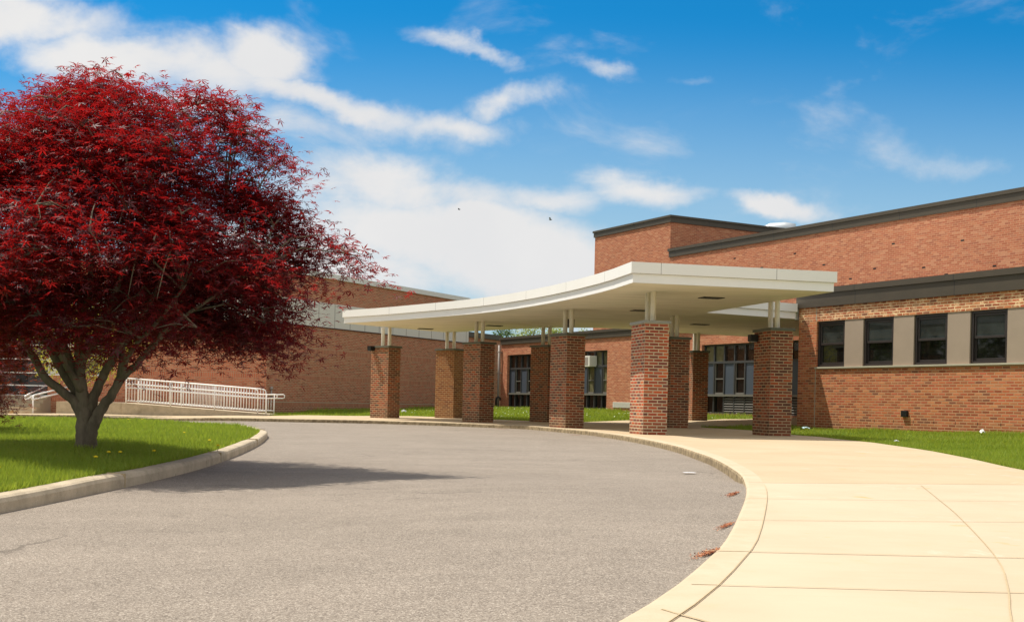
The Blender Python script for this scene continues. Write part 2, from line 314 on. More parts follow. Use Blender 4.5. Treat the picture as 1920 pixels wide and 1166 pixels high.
mat('dead_leaf', rough=.9, build=lambda B, p, o: B.set(p.inputs['Base Color'], B.ramp(B.n('ShaderNodeNewGeometry').outputs['Random Per Island'], [(0, (.20, .06, .03)), (.5, (.42, .14, .07)), (1, (.55, .28, .13))])))
mat('dandelion', (.80, .62, .02), .8)
mat('stem_green', (.10, .2, .03), .8)
mat('petal', (.75, .78, .60), .8)
mat('roofing', (.10, .095, .09), .9)
mat('interior', (.02, .02, .02), .9)

# ------------------------------------------------------------------ mesh helpers
def tag(o, label=None, cat=None, group=None, kind=None):
    if label: o['label'] = label
    if cat: o['category'] = cat
    if group: o['group'] = group
    if kind: o['kind'] = kind
    return o
def root_off(p):
    v = Vector((0, 0, 0))
    while p is not None: v += p.location; p = p.parent
    return v
def empty(name, loc, label, cat, group=None, rz=0):
    o = bpy.data.objects.new(name, None); S.collection.objects.link(o); o.location = loc; o.rotation_euler = (0, 0, rz)
    o.empty_display_size = .3
    return tag(o, label, cat, group)
class MB:
    def __init__(s): s.v = []; s.f = []; s.uv = []; s.sm = []
    def face(s, pts, uvs=None, smooth=False):
        i = len(s.v); s.v.extend([tuple(p) for p in pts]); s.f.append(list(range(i, i+len(pts))))
        s.uv.append(uvs or [(p[0], p[1]) for p in pts]); s.sm.append(smooth)
    def hexa(s, P, uvs=None):      # P: 8 pts: bottom 4 ccw, top 4 ccw (from above)
        idx = [(0, 3, 2, 1), (4, 5, 6, 7), (0, 1, 5, 4), (1, 2, 6, 5), (2, 3, 7, 6), (3, 0, 4, 7)]
        for q in idx:
            pts = [Vector(P[k]) for k in q]; e = (pts[1]-pts[0]).length
            if q in idx[:2]: uv = [(p.x, p.y) for p in pts]
            else: uv = [(0, pts[0].z), (e, pts[1].z), (e, pts[2].z), (0, pts[3].z)]
            s.face(pts, uv)
        return s
    def box(s, x0, x1, y0, y1, z0, z1):
        return s.hexa([(x0, y0, z0), (x1, y0, z0), (x1, y1, z0), (x0, y1, z0), (x0, y0, z1), (x1, y0, z1), (x1, y1, z1), (x0, y1, z1)])
    def tube(s, pts, rad, n=8, cap=True, smooth=True):
        pts = [Vector(p) for p in pts]; m_ = len(pts)
        if not hasattr(rad, '__len__'): rad = [rad]*m_
        base = len(s.v); up = None
        for i, p in enumerate(pts):
            t = (pts[min(i+1, m_-1)]-pts[max(i-1, 0)]).normalized()
            if up is None: up = Vector((1, 0, 0)) if abs(t.x) < .7 else Vector((0, 1, 0))
            a = t.cross(up).normalized(); c = a.cross(t).normalized(); up = c
            for k in range(n):
                w = 2*math.pi*k/n; q = p+(a*math.cos(w)+c*math.sin(w))*rad[i]; s.v.append(tuple(q))
        for i in range(m_-1):
            for k in range(n):
                a0 = base+i*n+k; a1 = base+i*n+(k+1) % n
                s.f.append([a0, a1, a1+n, a0+n]); s.uv.append([(0, 0)]*4); s.sm.append(smooth)
        if cap:
            s.f.append([base+k for k in range(n)][::-1]); s.uv.append([(0, 0)]*n); s.sm.append(False)
            s.f.append([base+(m_-1)*n+k for k in range(n)]); s.uv.append([(0, 0)]*n); s.sm.append(False)
        return s
    def prism(s, poly, z0, z1, top=True, bottom=True):
        L = 0; n = len(poly)
        for i in range(n):
            a, c = poly[i], poly[(i+1) % n]; e = math.dist(a, c)
            s.face([(a[0], a[1], z0), (c[0], c[1], z0), (c[0], c[1], z1), (a[0], a[1], z1)], [(L, z0), (L+e, z0), (L+e, z1), (L, z1)]); L += e
        if top: s.face([(p[0], p[1], z1) for p in poly])
        if bottom: s.face([(p[0], p[1], z0) for p in poly][::-1])
        return s
    def ball(s, c, r, n=10, m_=6, sq=(1, 1, 1)):
        base = len(s.v)
        for i in range(m_+1):
            th = math.pi*i/m_
            for k in range(n):
                ph = 2*math.pi*k/n; s.v.append((c[0]+r*sq[0]*math.sin(th)*math.cos(ph), c[1]+r*sq[1]*math.sin(th)*math.sin(ph), c[2]+r*sq[2]*math.cos(th)))
        for i in range(m_):
            for k in range(n):
                a0 = base+i*n+k; a1 = base+i*n+(k+1) % n
                s.f.append([a0, a0+n, a1+n, a1]); s.uv.append([(0, 0)]*4); s.sm.append(True)
        return s
    def build(s, name, m_, parent=None, bevel=0, merge=True):
        off = root_off(parent); me = bpy.data.meshes.new(name)
        me.from_pydata([(x-off.x, y-off.y, z-off.z) for x, y, z in s.v], [], s.f)
        uvl = me.uv_layers.new(name='UVMap'); flat = [c for f in s.uv for q in f for c in q]
        if len(flat) == len(me.loops)*2: uvl.data.foreach_set('uv', flat)
        me.polygons.foreach_set('use_smooth', s.sm); me.materials.append(MATS[m_]); me.update()
        o = bpy.data.objects.new(name, me); S.collection.objects.link(o)
        if parent: o.parent = parent
        if bevel:
            md = o.modifiers.new('weld', 'WELD'); md.merge_threshold = .0005
            md = o.modifiers.new('bevel', 'BEVEL'); md.width = bevel; md.segments = 2; md.limit_method = 'ANGLE'
        return o
class Wall:      # a vertical plane: start point, direction, outward normal
    def __init__(s, P, d, n):
        s.P = Vector((P[0], P[1], 0)); s.d = Vector((d[0], d[1], 0)).normalized(); s.n = Vector((n[0], n[1], 0)).normalized()
    def pt(s, u, z, o=0.): p = s.P+s.d*u+s.n*o; return (p.x, p.y, z)
    def box(s, mb, u0, u1, z0, z1, o0, o1):      # o0 inner, o1 outer
        P = [s.pt(u0, z0, o1), s.pt(u1, z0, o1), s.pt(u1, z0, o0), s.pt(u0, z0, o0), s.pt(u0, z1, o1), s.pt(u1, z1, o1), s.pt(u1, z1, o0), s.pt(u0, z1, o0)]
        i0 = len(mb.uv); mb.hexa(P)
        mb.uv[i0+2] = [(u0, z0), (u1, z0), (u1, z1), (u0, z1)]
        return mb
    def rect(s, mb, u0, u1, z0, z1, o=0.): mb.face([s.pt(u0, z0, o), s.pt(u1, z0, o), s.pt(u1, z1, o), s.pt(u0, z1, o)], [(u0, z0), (u1, z0), (u1, z1), (u0, z1)])
    def grid(s, mb, u0, u1, z0, z1, ops, rev=.12):
        us = sorted({u0, u1, *[q for o in ops for q in o[:2]]}); zs = sorted({z0, z1, *[q for o in ops for q in o[2:]]})
        for i in range(len(us)-1):
            for j in range(len(zs)-1):
                cu, cz = (us[i]+us[i+1])/2, (zs[j]+zs[j+1])/2
                if any(o[0] < cu < o[1] and o[2] < cz < o[3] for o in ops): continue
                s.rect(mb, us[i], us[i+1], zs[j], zs[j+1])
        for (a, c, e, f) in ops:
            mb.face([s.pt(a, e, 0), s.pt(a, f, 0), s.pt(a, f, -rev), s.pt(a, e, -rev)], [(0, e), (0, f), (rev, f), (rev, e)])
            mb.face([s.pt(c, e, -rev), s.pt(c, f, -rev), s.pt(c, f, 0), s.pt(c, e, 0)], [(0, e), (0, f), (rev, f), (rev, e)])
            mb.face([s.pt(a, f, 0), s.pt(c, f, 0), s.pt(c, f, -rev), s.pt(a, f, -rev)], [(a, 0), (c, 0), (c, rev), (a, rev)])
            mb.face([s.pt(a, e, -rev), s.pt(c, e, -rev), s.pt(c, e, 0), s.pt(a, e, 0)], [(a, 0), (c, 0), (c, rev), (a, rev)])
def sm(a, c, x):
    t = min(1, max(0, (x-a)/(c-a))); return t*t*(3-2*t)
# ground height field
HP = np.array([(-20, 44, -.25), (-12, 42, -.13), (-9, 42, -.06), (-20, 36, -.2), (-12, 36, -.1), (-7, 42, 0), (-4, 36, 0), (-2, 39.5, .03), (1, 35.5, .03), (4, 30, .03), (6, 39.4, .13), (8, 39.5, .22),
   (6.9, 42.7, .33), (8.3, 40.4, .36), (10.5, 36.2, .38), (3.95, 48.2, .38), (1.5, 52.3, .34), (-.6, 56.3, .32), (-7.4, 47.7, .12), (-6, 49.5, .16), (-3.6, 54.8, .25), (-9.3, 44.2, -.01), (7.6, 31.1, .12), (9.4, 27.7, .15), (10.9, 25, .18), (13, 21, .2), (16, 16, .2),
   (6.6, 27, 0), (6.7, 23.7, 0), (6.6, 19.7, 0), (6.2, 16, 0), (5.5, 12.5, 0), (5, 9, 0), (2.5, 20, 0), (2.5, 15, 0), (2, 9, 0), (1, 5, 0), (0, 0, 0), (3, 5, 0), (3, 0, 0), (4.5, 25, 0), (1, 29, 0), (-1, 32.5, 0), (-4, 33.8, 0), (0, 20, 0), (0, 12, 0), (-4, 10, 0), (-4, 20, 0), (-3, 5, 0), (-8, 10, 0), (-8, 25, 0), (-14, 20, 0), (-7, 32, 0), (-12, 31, -.04), (-20, 28, -.1), (-3, 27, 0), (-5, -3, 0), (5, 34, .05), (11.5, 33, .25), (2, 40, .12), (-1, 44, .12), (2, 44, .2)])
def Ha(X, Y):
    X = np.asarray(X, float); Y = np.asarray(Y, float)
    d2 = (X[..., None]-HP[:, 0])**2+(Y[..., None]-HP[:, 1])**2+.15
    w = d2**-1.7
    return (w*HP[:, 2]).sum(-1)/w.sum(-1)
def H(x, y): return float(Ha(np.array([x]), np.array([y]))[0])
def catmull(pts, step=.5):
    out = []; P = [Vector(p) for p in pts]; n = len(P)
    for i in range(n-1):
        p0, p1, p2, p3 = P[max(i-1, 0)], P[i], P[i+1], P[min(i+2, n-1)]; k = max(1, int((p2-p1).length/step))
        for j in range(k):
            t = j/k; out.append(.5*((2*p1)+(p2-p0)*t+(2*p0-5*p1+4*p2-p3)*t*t+(3*p1-p0-3*p2+p3)*t**3))
    out.append(P[-1]); return [(q.x, q.y) for q in out]
def inpoly(x, y, poly):
    x = np.asarray(x); y = np.asarray(y); r = np.zeros(x.shape, bool); n = len(poly)
    for i in range(n):
        x0, y0 = poly[i]; x1, y1 = poly[(i+1) % n]
        c = ((y0 > y) != (y1 > y)) & (x < (x1-x0)*(y-y0)/((y1-y0) if y1 != y0 else 1e-9)+x0); r ^= c
    return r
def sheet(name, poly, zf, m_, step=.8):
    q = []
    for i, p in enumerate(poly):
        c = poly[(i+1) % len(poly)]; k = max(1, int(math.dist(p, c)/step))
        q += [(p[0]+(c[0]-p[0])*j/k, p[1]+(c[1]-p[1])*j/k) for j in range(k)]
    poly = q
    xs = [p[0] for p in poly]; ys = [p[1] for p in poly]
    gx, gy = np.meshgrid(np.arange(min(xs)+step/2, max(xs), step), np.arange(min(ys)+step/2, max(ys), step)); gx = gx.ravel(); gy = gy.ravel()
    k = inpoly(gx, gy, poly); pts = [Vector(p) for p in poly]+[Vector((a, c)) for a, c in zip(gx[k], gy[k])]
    n = len(poly); v, e, f, *_ = delaunay_2d_cdt(pts, [(i, (i+1) % n) for i in range(n)], [list(range(n))], 1, 1e-4)
    V = np.array([(p.x, p.y) for p in v]); Z = zf(V[:, 0], V[:, 1])
    me = bpy.data.meshes.new(name); me.from_pydata([(a[0], a[1], z) for a, z in zip(V, Z)], [], [list(q) for q in f]); me.materials.append(MATS[m_])
    me.polygons.foreach_set('use_smooth', [True]*len(me.polygons))
    o = bpy.data.objects.new(name, me); S.collection.objects.link(o); return o
def offset_line(line, d):
    out = []
    for i, p in enumerate(line):
        a = Vector(line[max(i-1, 0)]); c = Vector(line[min(i+1, len(line)-1)]); t = (c-a).normalized(); out.append((p[0]-t.y*d, p[1]+t.x*d))
    return out

# ------------------------------------------------------------------ ground, road, walks
g = MB(); g.face([(-3000, -3000, -.45), (3000, -3000, -.45), (3000, 3000, -.45), (-3000, 3000, -.45)])
tag(g.build('ground', 'lawn'), kind='structure')
walk_edge = catmull([(-22, 39), (-12.6, 36.5), (-8.7, 34.4), (-6.3, 33.9), (-4.3, 34.3), (-2.6, 33.6), (-.88, 32.5), (.58, 30.6), (1.63, 26.8), (2.3, 22.2), (2.5, 18.5), (2.46, 15.46), (2.36, 13.5), (2.12, 11.0), (1.9, 9.56), (1.62, 8.1), (1.12, 5.93), (.88, 5.0), (.68, 4.35), (.42, 3.59), (.0, 2.6), (-.6, 1.4), (-1.6, 0)], .35)
def kerbh(x, y): return .1-.085*(1-sm(9.2, 11.2, y))*sm(-1.8, .6, x)
def road_z(X, Y):
    kh = np.array([kerbh(a, c) for a, c in zip(X, Y)]); return Ha(X, Y)-kh
tag(sheet('road', [(-32, -6), (5, -6), (5, 44), (-32, 44)], road_z, 'asphalt', .7), kind='structure')
back = offset_line(walk_edge, -.15)[::1]
def kerb_strip(name, line, inner, m_, ztop, depth=.3, rnd=.03):
    mb = MB(); L = len(line)
    rows = []
    for i in range(L):
        a = Vector(line[i]); c = Vector(inner[i]); z = ztop(line[i][0], line[i][1]); dirv = (c-a).normalized()
        r = [(a.x, a.y, z-depth), (a.x, a.y, z-rnd)]
        p = a+dirv*rnd*.35; r.append((p.x, p.y, z-rnd*.3)); p = a+dirv*rnd; r.append((p.x, p.y, z)); r.append((c.x, c.y, z+.001)); r.append((c.x, c.y, z-depth)); rows.append(r)
    for i in range(L-1):
        for k in range(5): mb.face([rows[i][k], rows[i+1][k], rows[i+1][k+1], rows[i][k+1]])
    return mb.build(name, m_)
# order walk_edge left->near, building side is on its left when going... choose the inner side by test
if not (back[len(back)//2][0] > walk_edge[len(walk_edge)//2][0]): back = offset_line(walk_edge, .15)
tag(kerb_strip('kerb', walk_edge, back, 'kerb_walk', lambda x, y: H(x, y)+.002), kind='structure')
walk_right = catmull([(4.9, -2), (5.1, 5), (5.25, 9.5), (5.49, 12.55), (6.15, 16.1), (6.62, 19.7), (6.74, 23.8), (6.45, 27.4), (5.75, 29.6), (5.1, 31.6), (5.6, 33.2)], .5)
walk_poly = back + [(-1.4, -2)] + walk_right + [(6.6, 32.6), (7.9, 32.2), (11.9, 33.6), (8.6, 39.6), (8, 39.5), (6.2, 39.45), (4.1, 38), (2.1, 36.5), (.85, 36.7), (-.55, 37.9), (-2.3, 41), (-3.4, 41.6), (-5.2, 42.6), (-7.4, 41.6), (-9.0, 41.9), (-22, 44)]
tag(sheet('sidewalk', walk_poly, lambda X, Y: Ha(X, Y), 'concrete_walk', .8), kind='structure')
tag(sheet('lawn', [(4.5, -1), (4.6, 5), (4.8, 9.5), (5.2, 12.5), (5.9, 16.1), (6.3, 19.7), (6.4, 23.8), (6.1, 27.2), (5.4, 29.4), (4.7, 31.6), (5.3, 34), (8, 33), (9.2, 31.2), (11.5, 26.6), (19, 12), (24, -1)], lambda X, Y: Ha(X, Y)-.018, 'lawn', .8), kind='structure')
tag(sheet('lawn', [(-10, 41.9), (-7.4, 41.0), (-5.2, 41.8), (-3.4, 40.8), (-2.3, 40), (-.6, 37.2), (.85, 36), (2.1, 35.9), (4.1, 37.3), (6.2, 38.8), (8, 38.9), (9.2, 39.5), (8.8, 40.8), (4.4, 48.7), (.2, 56.6), (-1.5, 58.5), (-3.4, 56.5), (-9.8, 44.5)], lambda X, Y: Ha(X, Y)-.018, 'lawn', .8), kind='structure')
# joints in the walk
def strip(name, line, w, m_, dz=.004):
    mb = MB(); l2 = offset_line(line, w)
    for i in range(len(line)-1):
        q = [line[i], line[i+1], l2[i+1], l2[i]]; mb.face([(x, y, H(x, y)+dz) for x, y in q])
    return tag(mb.build(name, m_), kind='structure')
def densify(a, c, n=12): return [(a[0]+(c[0]-a[0])*i/n+random.uniform(-.004, .004), a[1]+(c[1]-a[1])*i/n+random.uniform(-.004, .004)) for i in range(n+1)]
strip('walk_joint', densify((1.92, 9.42), (5.22, 10.13)), .014, 'joint_dirt')
strip('walk_joint', densify((.82, 4.88), (5.1, 4.86), 20), .011, 'joint_dirt')
strip('walk_joint', densify((.45, 3.45), (.9, 2.6)), .010, 'joint_dirt')
for a, c in (((1.53, 7.74), (5.15, 8.27)), ((1.2, 6.25), (5.1, 6.85)), ((.62, 3.95), (5.0, 3.83)), ((2.46, 15.5), (6.05, 16.3)), ((2.25, 12.3), (5.6, 13.0)), ((2.5, 18.9), (6.6, 19.8)), ((2.4, 22), (6.7, 22.6))): strip('walk_joint', densify(a, c), .009, 'joint_light')
ti = [p for p in back if p[1] < 9.45]; strip('walk_joint', ti, .004, 'joint_light', .006)
strip('walk_joint', catmull([(3.34, 9.55), (2.95, 8.1), (2.59, 6.78), (2.04, 4.93), (1.71, 4.02), (1.45, 3.38), (1.1, 2.4)], .2), .0055, 'joint_light')
# island
isl = catmull([(-6.5, -4), (-4.6, 0), (-3.5, 3), (-3.02, 5.2), (-2.92, 6.9), (-2.9, 8.1), (-2.9, 9.6), (-2.98, 11.4), (-3.2, 13.6), (-3.55, 16.3), (-3.95, 18.8), (-4.5, 21.5), (-5.6, 24.6), (-7.1, 26.6), (-9.4, 28.6), (-13, 30), (-25, 32)], .35)
isi = offset_line(isl, .135)
if isi[len(isi)//2][0] > isl[len(isl)//2][0]: isi = offset_line(isl, -.135)
tag(kerb_strip('kerb', isl, isi, 'kerb_old', lambda x, y: H(x, y)+.002+.010*noise.noise((x*.8, y*.8, 0)), .3, .035), kind='structure')
mbj = MB()
for yj in (6.35, 9.0, 12.6, 16.8, 22):
    k = min(range(len(isl)), key=lambda i: abs(isl[i][1]-yj)+(0 if isl[i][0] > -8 else 9)); a = Vector(isl[k]); c = Vector(isi[k]); t = Vector(isl[k+1])-a; t.normalize(); n_ = (a-c).normalized()
    z = H(*isl[k])+.006
    p = a+n_*.004; q = c; w = t*.007
    mbj.hexa([(p.x-w.x, p.y-w.y, z-.2), (p.x+w.x, p.y+w.y, z-.2), (q.x+w.x, q.y+w.y, z-.2), (q.x-w.x, q.y-w.y, z-.2), (p.x-w.x, p.y-w.y, z-.002), (p.x+w.x, p.y+w.y, z-.002), (q.x+w.x, q.y+w.y, z+.006), (q.x-w.x, q.y-w.y, z+.006)])
tag(mbj.build('kerb_joint', 'joint_dirt'), kind='structure')
ISLP = np.array(isi)
def isl_z(X, Y):
    X = np.asarray(X, float); Y = np.asarray(Y, float); out = np.empty(X.shape)
    for k in range(0, len(X), 20000):
        q = slice(k, k+20000); dd = np.sqrt(((X[q, None]-ISLP[:, 0])**2+(Y[q, None]-ISLP[:, 1])**2).min(1)); t = np.clip(dd/1.1, 0, 1)
        out[q] = -.008+.10*t*t*(3-2*t)*np.exp(-((X[q]+4.4)**2/6+(Y[q]-11.2)**2/14))
    return Ha(X, Y)+out
isl_poly = isi + [(-30, 32), (-30, -4)]
tag(sheet('lawn', isl_poly, isl_z, 'lawn', .6), kind='structure')

# grass blades
def blades(name, poly, n, hgt, wid, zf, ymax, power=2.0, seed=1, ymin=5):
    r = np.random.default_rng(seed); xs = np.array([p[0] for p in poly]); ys = np.array([p[1] for p in poly])
    X = []; Y = []; cnt = 0
    while cnt < n:
        m_ = n*4; t = r.random(m_); y = ymin*(ymax/ymin)**t if power else ymin+t*(ymax-ymin)
        xl = np.maximum(xs.min(), -.46*y-.3); xr = np.minimum(xs.max(), .46*y+.6); ok = xr > xl
        x = xl+(xr-xl)*r.random(m_); ok &= inpoly(x, y, poly); x = x[ok]; y = y[ok]
        X.append(x); Y.append(y); cnt += len(x)
    X = np.concatenate(X)[:n]; Y = np.concatenate(Y)[:n]; Z = zf(X, Y)
    patch = np.array([noise.noise((a*.8, c*.8, 3.1)) for a, c in zip(X, Y)])
    h = hgt*(.35+1.0*r.random(n)**1.5)*(1+.7*patch)*(1+.012*Y); w = wid*(.7+.6*r.random(n))*(1+.05*Y); a = r.random(n)*6.283; l = h*(.25+.5*r.random(n)); la = r.random(n)*6.283
    V = np.zeros((n, 3, 3)); V[:, 0] = np.stack([X-w*np.cos(a), Y-w*np.sin(a), Z-.01], 1); V[:, 1] = np.stack([X+w*np.cos(a), Y+w*np.sin(a), Z-.01], 1); V[:, 2] = np.stack([X+l*np.cos(la), Y+l*np.sin(la), Z+h], 1)
    return tri_mesh(name, V.reshape(-1, 3), 3, n, 'grass_blade')
def tri_mesh(name, V, k, n, m_, faces=None):
    me = bpy.data.meshes.new(name)
    F = np.arange(n*k).reshape(n, k) if faces is None else faces
    me.vertices.add(len(V)); me.vertices.foreach_set('co', V.astype(np.float32).ravel())
    me.loops.add(F.size); me.loops.foreach_set('vertex_index', F.astype(np.int32).ravel())
    me.polygons.add(len(F)); me.polygons.foreach_set('loop_start', (np.arange(len(F))*F.shape[1]).astype(np.int32))
    try: me.polygons.foreach_set('loop_total', np.full(len(F), F.shape[1], np.int32))
    except Exception: pass
    me.materials.append(MATS[m_]); me.update(calc_edges=True); me.validate()
    o = bpy.data.objects.new(name, me); S.collection.objects.link(o); return o
rl_poly = [p for p in walk_right if p[1] > 8] + [(8, 32.5), (7.6, 31.0), (9.4, 27.6), (14, 19.5), (10, 9)]
bl_poly = [(-9.0, 41.9), (-7.4, 41.5), (-5.2, 42.5), (-3.4, 41.5), (-2.3, 40.9), (-.55, 37.8), (.85, 36.6), (2.1, 36.4), (4.1, 37.9), (6.2, 39.4), (8, 39.5), (8.7, 39.7), (3.9, 48.3), (-.5, 56.3), (-2.2, 57.2), (-9.3, 44.3)]
bl_poly = bl_poly[::-1]
tag(blades('grass', isl_poly, 170000, .048, .0032, isl_z, 31, seed=2, ymin=5.5), 'short green grass covering the island round the red maple', 'grass', kind='stuff')
tag(blades('grass', rl_poly, 90000, .048, .0032, lambda X, Y: Ha(X, Y)-.015, 32, seed=3, ymin=9), 'green grass strip between the pale walk and the windowed brick wall', 'grass', kind='stuff')
tag(blades('grass', bl_poly, 60000, .07, .0035, lambda X, Y: Ha(X, Y)-.015, 57, power=0, seed=4, ymin=36), 'green lawn seen beyond the brick pillars, before the rear walls', 'grass', kind='stuff')

# ------------------------------------------------------------------ right classroom wing
D2 = Vector((.482, -.876)).normalized(); N2 = Vector((-.876, -.482)).normalized()
W0 = (7.57, 31.14)
rw = Wall(W0, D2, N2)
b1 = empty('school_wing', (7.57, 31.14, 0), 'low brick wing at right with a row of dark double-hung windows and brown metal fascia', 'building')
mb = MB(); U1 = 26.
rw.grid(mb, 0, U1, -.3, 3.26, [(.67, 25., 1.70, 2.88)], .16)
e0 = Vector(rw.pt(0, 0)); q1 = rw.pt(0, -.3, -8.2)      # end wall facing away
mb.face([q1, rw.pt(0, -.3), rw.pt(0, 3.26), (q1[0], q1[1], 3.26)], [(0, 0), (8.2, 0), (8.2, 3.5), (0, 3.5)])
mb.build('wall', 'brick_right', b1)
mb = MB(); rw.box(mb, -.06, U1, 3.26, 3.60, -8.1, .06); mb.build('fascia', 'fascia_bronze', b1)
mb = MB(); rw.box(mb, -.10, U1, 3.60, 3.74, -8.15, .10); mb.build('coping', 'fascia_bronze', b1)
mb = MB(); rw.box(mb, .66, 25.0, 1.655, 1.698, -.15, .05); mb.build('sill', 'sill_stone', b1, .004)
ws = [(.67+1.612*i, .67+1.612*i+.985) for i in range(15)]
for i, (a, c) in enumerate(ws[:8]):
    mb = MB(); fw = .065
    rw.box(mb, a+.003, a+fw, 1.70, 2.878, -.14, -.05); rw.box(mb, c-fw, c-.003, 1.70, 2.878, -.14, -.05)
    rw.box(mb, a+fw, c-fw, 2.878-fw, 2.878, -.14, -.05); rw.box(mb, a+fw, c-fw, 1.70, 1.70+fw*.8, -.14, -.05)
    w = mb.build('window', 'frame_dark', b1, .006)
    for (z0, z1, o, nm, gm) in ((2.26, 2.81, -.075, 'upper_sash', ['glass_screen', 'glass_screen', 'glass_screen', 'glass_screen'][i % 4]), (1.755, 2.32, -.105, 'lower_sash', 'glass_dark')):
        m2 = MB(); s_ = .05
        rw.box(m2, a+fw, a+fw+s_, z0, z1, o-.035, o); rw.box(m2, c-fw-s_, c-fw, z0, z1, o-.035, o); rw.box(m2, a+fw+s_, c-fw-s_, z0, z0+.06, o-.035, o+.004); rw.box(m2, a+fw+s_, c-fw-s_, z1-.05, z1, o-.035, o)
        m2.build(nm, 'frame_dark', w, .004)
        m3 = MB(); rw.rect(m3, a+fw+s_, c-fw-s_, z0+.06, z1-.05, o-.02); m3.build('pane', gm, w)
    if i < 14:
        m4 = MB(); rw.box(m4, c, ws[i+1][0], 1.699, 2.879, -.155, -.015); m4.build('infill_panel', 'panel_tan', b1)
mb = MB(); rw.box(mb, ws[8][0], 25, 1.699, 2.879, -.155, -.015); mb.build('infill_panel', 'panel_tan', b1)
mb = MB(); rw.box(mb, .645, .668, -.2, 1.65, .0, .004); mb.build('expansion_joint', 'sill_stone', b1); mb = MB(); rw.box(mb, .645, .668, 2.9, 3.25, .0, .004); mb.build('expansion_joint', 'sill_stone', b1)
mb = MB()
for i in range(14):
    mb = MB(); rw.box(mb, 1.5+i*.61, 1.514+i*.61, .325+.004*(i % 2), .385, -.01, .003); mb.build('weep_hole', 'interior', b1)
mb = MB(); rw.box(mb, 3.62, 3.80, .47, .62, 0, .07); ob = mb.build('outlet_box', 'black_metal', b1, .01)
mb = MB(); mb.face([rw.pt(-.05, 3.5, 0), rw.pt(U1, 3.5, 0), rw.pt(U1, 3.5, -8), rw.pt(-.05, 3.5, -8)]); mb.build('roof', 'roofing', b1)

# ------------------------------------------------------------------ high hall and tower
hp = Vector(rw.pt(0, 0, -8)); hw = Wall((hp.x, hp.y), D2, N2)
b2 = empty('assembly_hall', (hp.x, hp.y, 0), 'tall windowless brick hall with brown roof edge rising behind the low wing', 'building')
mb = MB(); hw.rect(mb, -16.69, 30, 0, 6.9); mb.face([hw.pt(30, 0, -25), hw.pt(30, 6.9, -25), hw.pt(-16.69, 6.9, -25), hw.pt(-16.69, 0, -25)])
mb.build('wall', 'brick_high', b2)
mb = MB(); hw.box(mb, -16.70, 30, 6.88, 7.12, -25, .05); hw.box(mb, -16.74, 30, 7.12, 7.24, -25.1, .09); mb.build('coping', 'fascia_bronze', b2)
mb = MB()
for uu, zz in ((-12.5, 6.4), (-10.9, 5.9), (-9.1, 6.25), (-7.6, 5.7), (-5.2, 5.35), (-4.4, 6.1), (-3.1, 5.2), (-1.6, 5.9), (-2.2, 4.9), (-.4, 5.0), (-6.3, 5.1), (-13.6, 5.5)): mb = MB(); hw.box(mb, uu, uu+.13, zz, zz+.05, -.01, .003); mb.build('missing_brick', 'interior', b2)
b3 = empty('brick_tower', hw.pt(-22.55, 0), 'square brick tower block with brown coping, the highest part of the school', 'building')
mb = MB(); hw.rect(mb, -22.55, -16.67, 0, 8.38)
mb.face([hw.pt(-16.67, 0, 0), hw.pt(-16.67, 0, -14), hw.pt(-16.67, 8.38, -14), hw.pt(-16.67, 8.38, 0)], [(0, 0), (14, 0), (14, 8.38), (0, 8.38)])
mb.face([hw.pt(-22.55, 0, -14), hw.pt(-22.55, 0, 0), hw.pt(-22.55, 8.38, 0), hw.pt(-22.55, 8.38, -14)], [(0, 0), (14, 0), (14, 8.38), (0, 8.38)])
mb.build('wall', 'brick_high', b3)
mb = MB(); hw.box(mb, -22.6, -16.62, 8.37, 8.58, -14.05, .05); hw.box(mb, -22.64, -16.58, 8.58, 8.67, -14.1, .09); mb.build('coping', 'fascia_bronze', b3)
vt = empty('roof_vent', (12.2, 54.6, 8.6), 'silver rounded duct vent on the roof behind the tower', 'vent')
mb = MB(); mb.tube([(11.5, 54.9, 8.82), (11.9, 54.7, 8.95), (12.5, 54.5, 8.98), (12.9, 54.3, 8.92)], [.24, .28, .28, .24], 14); mb.build('duct', 'metal_silver', vt)
mb = MB(); mb.box(12.0, 12.6, 54.4, 54.9, 8.55, 8.8); mb.build('curb', 'metal_silver', vt)

